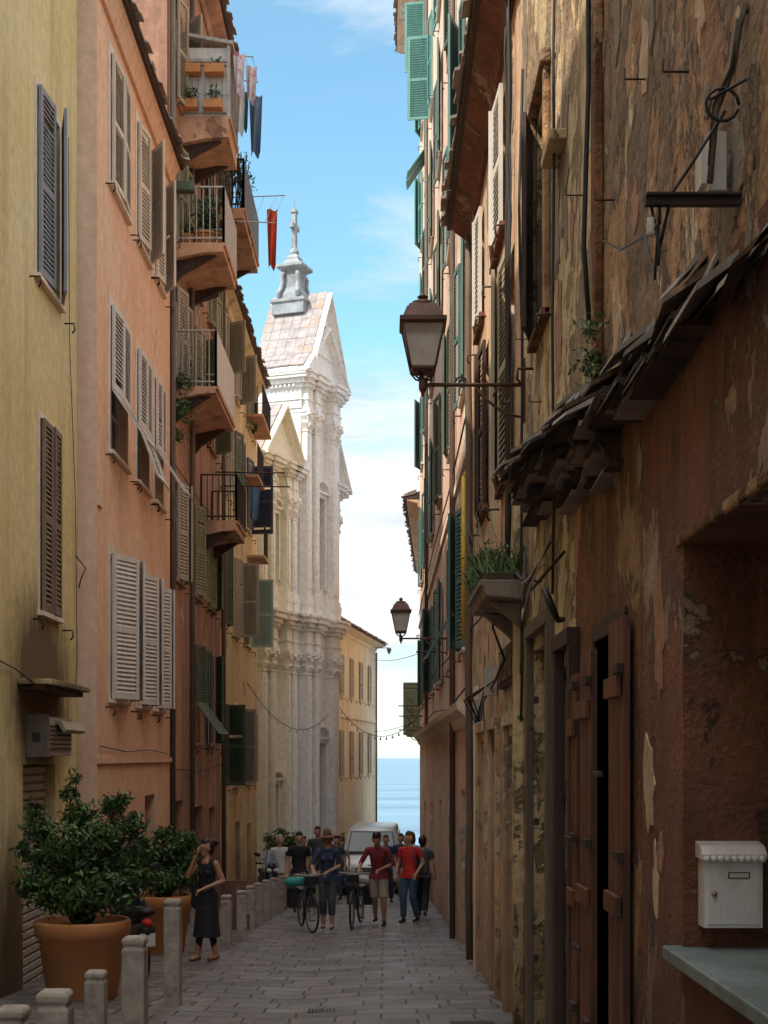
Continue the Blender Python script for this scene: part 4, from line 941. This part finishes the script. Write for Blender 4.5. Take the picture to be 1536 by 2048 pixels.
    for (a,bb,ra,rb,fl,fv,en,mt) in pr:
        if mt not in mats: mats.append(mt)
        A=np.array(a);B=np.array(bb);AB=B-A;L2_=max((AB**2).sum(),1e-9)
        t=((C-A)@AB)/L2_; tc=np.clip(t,0,1); off=C-(A+tc[:,None]*AB); f=np.array(Vector(fv).normalized())
        off=off+(off@f)[:,None]*(1/fl-1)*f
        d=np.linalg.norm(off,axis=1)-(ra+(rb-ra)*tc)
        if mt in ('eye','lips'): d-=.0015
        if not en[1]: d=np.where(t>1.02,d+.02,d)
        m_=d<best; best[m_]=d[m_]; bi[m_]=mats.index(mt)
    ti=mats.index(top)
    cen=np.abs(C[:,0])<.21
    if dress:
        sk=mats.index(skin); bi[(bi==sk)&(C[:,2]>.345)&(C[:,2]<.9)&(np.abs(C[:,0])<.22)&(C[:,1]>-.22)]=ti
    elif bottom in mats:
        bo=mats.index(bottom); sk=mats.index(skin)
        bi[(bi==ti)&(C[:,2]<.858)&cen]=bo
        bi[(bi==bo)&(C[:,2]>=.858)]=ti
        bi[(bi==sk)&(C[:,2]>.60)&(C[:,2]<.858)&(np.abs(C[:,0])<.19)&(np.abs(C[:,1])<.12)]=bo
    me.materials.clear()
    for mt in mats: me.materials.append(M[mt])
    me.polygons.foreach_set('material_index',bi.astype(np.int32)); me.polygons.foreach_set('use_smooth',np.ones(n,bool))
    e=empty(name,(x,y,gz(y)),rz); e.scale=(k,k,k)
    ob=bpy.data.objects.new('body',me); sc.collection.objects.link(ob); ob.parent=e
    me.name='body'
    if bag:
        q_=MB(); 
        bx=bag['p']; 
        q_.cap((bx[0],bx[1],bx[2]),(bx[0],bx[1],bx[2]+bag['h']),bag['r'],bag['r']*.85,0,.6,bag.get('fv',(0,1,0)),n=16)
        q_.tube(bag['strap'],.014,0,6); q_.build('bag',[bag['m']],e)
    return e
wk=dict(LK=(.09,-.16,.50),LA=(.09,-.20,.09),RK=(-.09,.02,.49),RA=(-.09,.24,.14))
wk2=dict(RK=(-.09,-.16,.50),RA=(-.09,-.22,.09),LK=(.09,.03,.49),LA=(.09,.25,.14))
e=person('woman_on_phone',-2.41,19.4,math.radians(-32),dict(RE=(-.28,-.10,1.20),RW=(-.135,-.09,1.50),RG=.5,LE=(.25,.05,1.15),LW=(.10,-.20,1.05),LK=(.08,-.01,.5),LA=(.10,.06,.09),RK=(-.07,-.05,.5),RA=(-.09,-.12,.09),yaw=-.5),
   top='c_black',skin='skin_tan',sleeve=0,leg='none',shoes='sandal',H=1.66,vox=.0095,bun=True,dress=True,female=True,
   bag=dict(p=(-.2,.02,.82),h=.22,r=.11,m='c_black',strap=[(-.2,.0,1.02),(-.19,-.03,1.25),(-.14,-.05,1.43),(-.18,.08,1.3),(-.2,.04,1.02)]))
p=MB(); p.box(-.128,-.112,-.125,-.075,1.53,1.65,0); p.build('phone',['black'],e,bevel=.004)
def bicycle(x,y,rz,steer=0.,roll='c_teal',framec='c_darkgrey'):
    e=empty('bicycle',(x,y,gz(y)),rz); b=MB()
    def wheel(yc,st=0.):
        F0=b.F
        def Fw(a,bb,c_):
            ca,sa=math.cos(st),math.sin(st); return Vector((a*ca-(bb)*sa, yc+a*sa+bb*ca, .34+c_))
        b.F=Fw
        ring=[(0,.325*math.cos(t),.325*math.sin(t)) for t in [2*math.pi*i/32 for i in range(32)]]
        b.tube(ring,.019,0,8,closed=True)
        ring=[(0,.30*math.cos(t),.30*math.sin(t)) for t in [2*math.pi*i/32 for i in range(32)]]; b.tube(ring,.010,1,6,closed=True)
        for i in range(20):
            t=2*math.pi*i/20; b.tube([((-1)**i*.03,0,0),(0,.30*math.cos(t),.30*math.sin(t))],.0018,1,4)
        b.tube([(-.06,0,0),(.06,0,0)],.02,1,8)
        b.tube([(0,.35*math.cos(t),.35*math.sin(t)) for t in [math.pi*(.1+.07*i) for i in range(12)]],.022,2,6)
        b.F=F0
    wheel(-.52,steer); wheel(.52)
    BB=(0,.08,.29); HT=(0,-.36,.86); HB=(0,-.40,.68); ST=(0,.22,.82)
    for p_,q_,r_ in ((BB,ST,.016),(ST,HT,.016),(BB,HB,.019),(HT,HB,.02),((0.03,.52,.34),BB,.01),((-.03,.52,.34),BB,.01),((.03,.52,.34),ST,.008),((-.03,.52,.34),ST,.008),(ST,(0,.25,.95),.013),(HT,(0,-.35,.98),.013)): b.tube([p_,q_],r_,2,8)
    for s_ in (-1,1): b.tube([HB,(s_*.05,-.43,.62),(s_*.05,-.52,.34)],.012,2,6)
    b.tube([(-.30,-.24,1.02),(-.24,-.34,1.03),(0,-.36,1.0),(.24,-.34,1.03),(.30,-.24,1.02)],.014,1,8)
    for s_ in (-1,1): b.tube([(s_*.22,-.33,1.03),(s_*.30,-.23,1.02)],.019,0,8); b.tube([(s_*.2,-.37,1.01),(s_*.28,-.37,.97)],.007,1,5)
    b.cap((0,.36,.98),(0,.18,.97),.075,.03,0,.5,(0,0,1))
    ring=[(.05,.08+.09*math.cos(t),.29+.09*math.sin(t)) for t in [2*math.pi*i/20 for i in range(20)]]; b.tube(ring,.006,1,5,closed=True)
    b.tube([(.06,.08,.29),(.07,.0,.16)],.01,1,6); b.box(.07,.16,-.04,.04,.15,.17,0); b.tube([(-.06,.08,.29),(-.07,.16,.42)],.01,1,6); b.box(-.16,-.07,.12,.2,.41,.43,0)
    b.build('bicycle_frame',['black','rail',framec],e)
    q_=MB()
    for z0 in (.70,): q_.box(-.06,.06,.3,.78,z0,z0+.012,0)
    for s_ in (-1,1): q_.box(min(s_*.08,s_*.24),max(s_*.08,s_*.24),.36,.70,.36,.72,1)
    q_.cap((-.22,.55,.82),(.22,.55,.82),.09,.09,2); q_.box(-.11,.11,-.55,-.42,.86,1.0,1)
    q_.build('panniers',['rail','c_black',roll],e,bevel=.025)
bicycle(-1.40,25.75,math.radians(14),.15,'c_teal'); bicycle(-.52,26.8,math.radians(-8),.05,'c_white','c_darkgrey')
person('woman_pushing_bicycle',-1.02,25.9,math.radians(-6),dict(RE=(-.28,-.12,1.15),RW=(-.22,-.30,1.06),LE=(.25,.02,1.15),LW=(.06,-.26,1.06),lean=.07,LK=(.08,-.10,.5),LA=(.08,-.02,.09),RK=(-.08,-.05,.5),RA=(-.09,.05,.09),tilt=.15),top='c_navy',bottom='c_darkgrey',leg='capri',shoes='sandal',sleeve=1.2,hat='c_hat',H=1.78,female=True,hair='hair_brown')
person('man_pushing_bicycle',-.10,27.0,math.radians(-10),dict(RE=(-.31,-.12,1.16),RW=(-.30,-.36,1.06),LE=(.28,-.05,1.14),LW=(.10,-.32,1.06),lean=.14,tilt=.45,look=(0,-.05),LK=(.12,-.16,.5),LA=(.12,-.10,.09),RK=(-.08,.02,.5),RA=(-.10,.22,.13)),top='c_maroon',bottom='c_khaki',leg='shorts',shoes='shoe',sleeve=1.25,H=1.80,skin='skin_tan')
person('man_in_red_shirt',.50,27.9,math.radians(-28),dict(RK=(-.08,-.10,.5),RA=(-.09,-.08,.09),LK=(.10,-.06,.5),LA=(.12,.10,.10),RE=(-.25,.02,1.15),RW=(-.25,-.10,.93),LE=(.27,.05,1.16),LW=(.22,-.12,.98),yaw=-.5),top='c_red',bottom='c_jeans',sleeve=.6,H=1.78,hair='hair_brown',
   bag=dict(p=(.22,.12,1.02),h=.28,r=.13,m='c_darkgrey',strap=[(.16,.14,1.38),(.15,-.05,1.45),(.17,-.12,1.25),(.2,.0,1.02)]))
person('man_in_black_tshirt',-1.80,30.2,math.radians(5),wk,top='c_black',bottom='c_khaki',leg='shorts',sleeve=.55,H=1.78)
person('man_in_white_shirt',-2.42,33.0,math.radians(20),{},top='c_white',bottom='c_khaki',sleeve=1.1,H=1.72,hair='hair_grey')
person('pedestrian',-1.80,38.5,0,wk2,top='c_darkgrey',bottom='c_jeans',H=1.95,vox=.014)
person('pedestrian',.80,29.6,math.radians(170),wk,top='c_darkgrey',bottom='c_black',H=1.7,vox=.014)
crowd=[(-1.9,44,'c_navy',1.8),(-1.55,41,'c_black',1.72),(-1.35,46,'c_blue',1.7),(-1.2,40,'c_khaki',1.6),(-2.15,36,'c_navy',1.7),(.05,36.5,'c_navy',1.72),(.9,44,'c_teal',1.7),(.7,40,'c_white',1.75),(1.0,36,'c_blue',1.66),(.75,50,'c_white',1.7),(-1.6,50,'c_red',1.7),(-1.45,35,'c_darkgrey',1.74),(-1.25,37.5,'c_navy',1.7),(.45,38,'c_navy',1.76),(-2.3,41,'c_white',1.68)]
for i,(x,y,c_,H_) in enumerate(crowd):
    person('pedestrian',x,y,math.radians(random.choice([0,15,-20,175])),random.choice([wk,wk2,{}]),top=c_,bottom=random.choice(['c_jeans','c_black','c_khaki']) if c_ not in ('c_black','c_khaki') else 'c_jeans',H=H_,vox=.017,hair=random.choice(['hair_dark','hair_brown','hair_grey']),sleeve=.6,female=i%2==0,long_hair=i%3==0)
# ============================================================ VAN
def van(x,y,rz):
    e=empty('parked_van',(x,y,gz(y)),rz); b=MB()
    prof=[(-2.35,.35),(-2.42,.55),(-2.38,.85),(-2.25,1.05),(-1.65,1.22),(-.95,1.92),(-.6,2.0),(1.9,2.02),(2.2,1.9),(2.3,1.1),(2.32,.4),(2.2,.3),(-2.2,.28)]
    def hw(z): return .86 if z<1.05 else .86-(z-1.05)*.17
    n=len(prof); K=[-1,-.97,-.85,0,.85,.97,1]
    vs=[];fs=[]
    for kx in K:
        ins={1:.10,.97:.04,.85:.0,0:-.03}[abs(kx)]
        for (yy,z) in prof:
            cy,cz=0,1.1; vs.append((kx*hw(z),yy*(1-ins*.35),cz+(z-cz)*(1-ins*.6)))
    for i in range(len(K)-1):
        for j in range(n): fs.append((i*n+j,i*n+(j+1)%n,(i+1)*n+(j+1)%n,(i+1)*n+j))
    fs.append(tuple(range(n))); fs.append(tuple(range((len(K)-1)*n,len(K)*n))[::-1]); b.add(vs,fs,0,True)
    def W(kx,t,o):
        z=1.27+(1.86-1.27)*t; yy=-1.60+(-1.0+1.60)*t; return (kx*(hw(z)-.10),yy-.05-o,z+.03)
    for o,m_,s_ in ((0.0,1,1.),(.005,2,.95)):
        b.hexa([W(-s_,0+(1-s_),-.04),W(s_,0+(1-s_),-.04),W(s_,0+(1-s_),o),W(-s_,0+(1-s_),o),W(-s_,s_,-.04),W(s_,s_,-.04),W(s_,s_,o),W(-s_,s_,o)],m_)
    for s_ in (-1,1):
        b.hexa([(s_*.80,-1.35,1.2),(s_*.80,-.3,1.2),(s_*.858,-.3,1.2),(s_*.858,-1.35,1.2),(s_*.68,-.85,1.82),(s_*.68,-.3,1.82),(s_*.75,-.3,1.82),(s_*.75,-.85,1.82)],2)
        b.hexa([(s_*.80,-.2,1.2),(s_*.80,2.0,1.2),(s_*.858,2.0,1.2),(s_*.858,-.2,1.2),(s_*.68,-.2,1.82),(s_*.68,2.0,1.82),(s_*.75,2.0,1.82),(s_*.75,-.2,1.82)],2)
        b.cap((s_*.62,-2.30,.86),(s_*.74,-2.22,.92),.10,.08,3,.7,(0,1,0)); b.cap((s_*.95,-1.35,1.28),(s_*.99,-1.33,1.36),.08,.08,0,.5,(0,1,0)); b.tube([(s_*.85,-1.3,1.22),(s_*.95,-1.33,1.26)],.02,1)
        for yy in (-1.5,1.5):
            ring=[(s_*.78,yy+.27*math.cos(t),.33+.27*math.sin(t)) for t in [2*math.pi*i/24 for i in range(24)]]; b.tube(ring,.085,1,8,closed=True); b.cap((s_*.76,yy,.33),(s_*.8,yy,.33),.2,.19,4,n=20,ends=(0,0))
        b.tube([(s_*.35,-1.62,1.30),(s_*.1,-1.58,1.36)],.01,1,4)
    b.box(-.80,.80,-2.44,-2.30,.36,.60,1); b.box(-.42,.42,-2.42,-2.36,.74,.90,1)
    for k in range(3): b.box(-.40,.40,-2.43,-2.41,.765+k*.045,.78+k*.045,4)
    b.box(-.26,.26,-2.455,-2.44,.42,.53,3); b.box(-.07,.07,-2.432,-2.42,.95,.99,4)
    b.build('body',['vanpaint','black','glass','white','rail'],e)
M['vanpaint']=paint('silver_paint',(.44,.45,.46),.3,.2,.04,3,0)
van(-.32,43.6,math.radians(-2))
# ============================================================ SCOOTERS
def scooter(x,y,rz,bodyc,screen=True):
    e=empty('motor_scooter',(x,y,gz(y)),rz); b=MB()
    for yy,st in ((-.62,0),(.55,0)):
        ring=[(0,yy+.19*math.cos(t),.24+.19*math.sin(t)) for t in [2*math.pi*i/24 for i in range(24)]]; b.tube(ring,.055,1,8,closed=True); b.cap((-.04,yy,.24),(.04,yy,.24),.12,.12,2,n=16,ends=(0,0))
    b.tube([(-.08,-.62,.24),(-.08,-.52,.62)],.025,2,8); b.tube([(.08,-.62,.24),(.08,-.52,.62)],.025,2,8)
    b.cap((0,-.72,.46),(0,-.50,.46),.10,.11,0,.8,(0,0,1)); b.cap((0,-.52,.55),(0,-.42,.98),.19,.14,0,.7,(0,1,0)); b.cap((-.19,-.42,.5),(-.15,-.38,.85),.06,.05,0); b.cap((.19,-.42,.5),(.15,-.38,.85),.06,.05,0)
    b.cap((0,-.45,1.02),(0,-.36,1.06),.12,.09,0,.8,(0,0,1))
    b.cap((-.09,-.585,.93),(-.06,-.59,.93),.05,.04,3); b.cap((.09,-.585,.93),(.06,-.59,.93),.05,.04,3)
    b.tube([(-.34,-.28,1.08),(-.2,-.36,1.08),(0,-.38,1.05),(.2,-.36,1.08),(.34,-.28,1.08)],.016,1,8)
    for s_ in (-1,1):
        b.tube([(s_*.34,-.28,1.08),(s_*.22,-.35,1.08)],.024,1,8); b.tube([(s_*.22,-.37,1.08),(s_*.30,-.40,1.26)],.008,1,5); b.cap((s_*.29,-.40,1.28),(s_*.35,-.40,1.30),.045,.045,1,.35,(0,1,0))
    b.box(-.14,.14,-.38,.05,.28,.34,0); b.cap((0,.1,.5),(0,.75,.62),.17,.12,0,.9); b.cap((0,.08,.78),(0,.72,.84),.14,.12,1,.5,(0,0,1))
    b.cap((0,.78,.72),(0,.84,.72),.06,.05,4)
    b.tube([(.12,.2,.28),(.15,.55,.3),(.15,.82,.38)],[.03,.05,.05],2,8); b.box(-.09,.09,.84,.86,.45,.6,3)
    if screen:
        K=6; vs=[];fs=[]
        for j in range(6):
            for i in range(K+1):
                t=i/K-.5; w_=.42*(1-.25*(j/5)**2); vs.append((t*w_,-.52+.12*(j/5)+.5*t*t*.4,1.0+.40*j/5-.5*t*t*.3*(j/5)))
        for j in range(5):
            for i in range(K): fs.append((j*(K+1)+i,j*(K+1)+i+1,(j+1)*(K+1)+i+1,(j+1)*(K+1)+i))
        b.add(vs,fs,5,True)
    b.build('scooter_body',[bodyc,'black','rail','white','c_red','screen'],e)
m,nt,bs=nmat('clear_screen'); bs.inputs['Transmission Weight'].default_value=.7; bs.inputs['Roughness'].default_value=.1; bs.inputs['Base Color'].default_value=(.6,.7,.75,1); M['screen']=m
col('sc_dark',(.03,.03,.035),.3)
scooter(-2.72,33.3,math.radians(15),'sc_dark'); scooter(-3.05,17.4,math.radians(200),'sc_dark',False)
sg=MB(); x,y=-2.68,25.9; z=gz(y)
for s_ in (-1,1):
    sg.hexa([(x-.25,y+s_*.22,z),(x+.25,y+s_*.22,z),(x+.25,y+s_*.25,z),(x-.25,y+s_*.25,z),(x-.25,y+s_*.02,z+.85),(x+.25,y+s_*.02,z+.85),(x+.25,y+s_*.05,z+.85),(x-.25,y+s_*.05,z+.85)],0)
sg.box(x-.27,x+.27,y-.05,y+.05,z+.85,z+.88,0); sg.build('sandwich_board',['doorred'],None,bevel=.006)
dg=MB()
for k in range(14):
    xx=-.75+k*.035; dg.add([(xx,13.9,gz(13.9)+.006-.03),(xx+.02,13.9,gz(13.9)+.006-.03),(xx+.02,14.2,gz(14.2)+.006-.03),(xx,14.2,gz(14.2)+.006-.03)],[(0,1,2,3)],0)
dg.add([(1.0,9.6+3,gz(12.6)+.006),(.6,12.6,gz(12.6)+.006),(.6,13.0,gz(13.0)+.006),(1.0,13.0,gz(13)+.006)],[(0,1,2,3)],0)
dg.build('drain_grate',['iron'],recalc=False)
# ============================================================ SKY, SUN, CAMERA
tos=Vector((-.55,-.45,.74)).normalized()
el_=math.asin(tos.z); az=math.atan2(tos.x,tos.y)
wd=bpy.data.worlds.new('World'); sc.world=wd; wd.use_nodes=True; nt=wd.node_tree; bg=nt.nodes['Background']
sky=nt.nodes.new('ShaderNodeTexSky'); sky.sky_type='NISHITA'; sky.sun_disc=False; sky.sun_elevation=el_; sky.sun_rotation=az%(2*math.pi); sky.ozone_density=1.6; sky.dust_density=.6
co=nt.nodes.new('ShaderNodeTexCoord').outputs['Generated']
sx=nt.nodes.new('ShaderNodeSeparateXYZ'); nt.links.new(co,sx.inputs[0])
n1=noise(nt,mapping(nt,co,(2.2,2.2,7)),1.6,9,.60,.3)
band=mrange(nt,sx.outputs[2],.20,.29,.20,0)
low=mrange(nt,sx.outputs[2],.0,.08,-.05,.0)
hi=mrange(nt,sx.outputs[2],.48,.75,0,.16)  # more cloud cover overhead, out of view, added to brighten the street
dens=mth(nt,'ADD',mth(nt,'ADD',mth(nt,'ADD',n1,band),low),hi)
cf=mrange(nt,dens,.51,.72,.04,.97)
skc=mix(nt,1.,sky.outputs[0],(1.5,2.05,1.85),'MULTIPLY')
shade=mrange(nt,noise(nt,mapping(nt,co,(3,3,14)),2.2,8,.6,.4),.40,.58)
lowc=mix(nt,shade,(5.0,5.6,6.2),(7.4,7.4,7.5))
cc=mix(nt,mrange(nt,sx.outputs[2],.45,.8),lowc,(22.5,22.2,21.5))  # unseen overhead clouds made far brighter to fill the shaded street
skc=mix(nt,cf,skc,cc)
nt.links.new(skc,bg.inputs[0]); bg.inputs[1].default_value=.15
sun=bpy.data.lights.new('sun','SUN'); sun.energy=5; sun.angle=math.radians(.5); sun.color=(1,.92,.79)
so=bpy.data.objects.new('sun',sun); so.rotation_euler=tos.to_track_quat('Z','Y').to_euler(); sc.collection.objects.link(so)
cam=bpy.data.cameras.new('camera'); cam.sensor_fit='VERTICAL'; cam.sensor_height=36; cam.lens=50; cam.shift_y=.2397; cam.clip_end=40000; cam.clip_start=.1
cob=bpy.data.objects.new('camera',cam); cob.location=(0,0,1.7); cob.rotation_euler=(math.pi/2,0,0); sc.collection.objects.link(cob); sc.camera=cob
sc.view_settings.view_transform='Standard'; sc.view_settings.look='None'; sc.view_settings.exposure=0
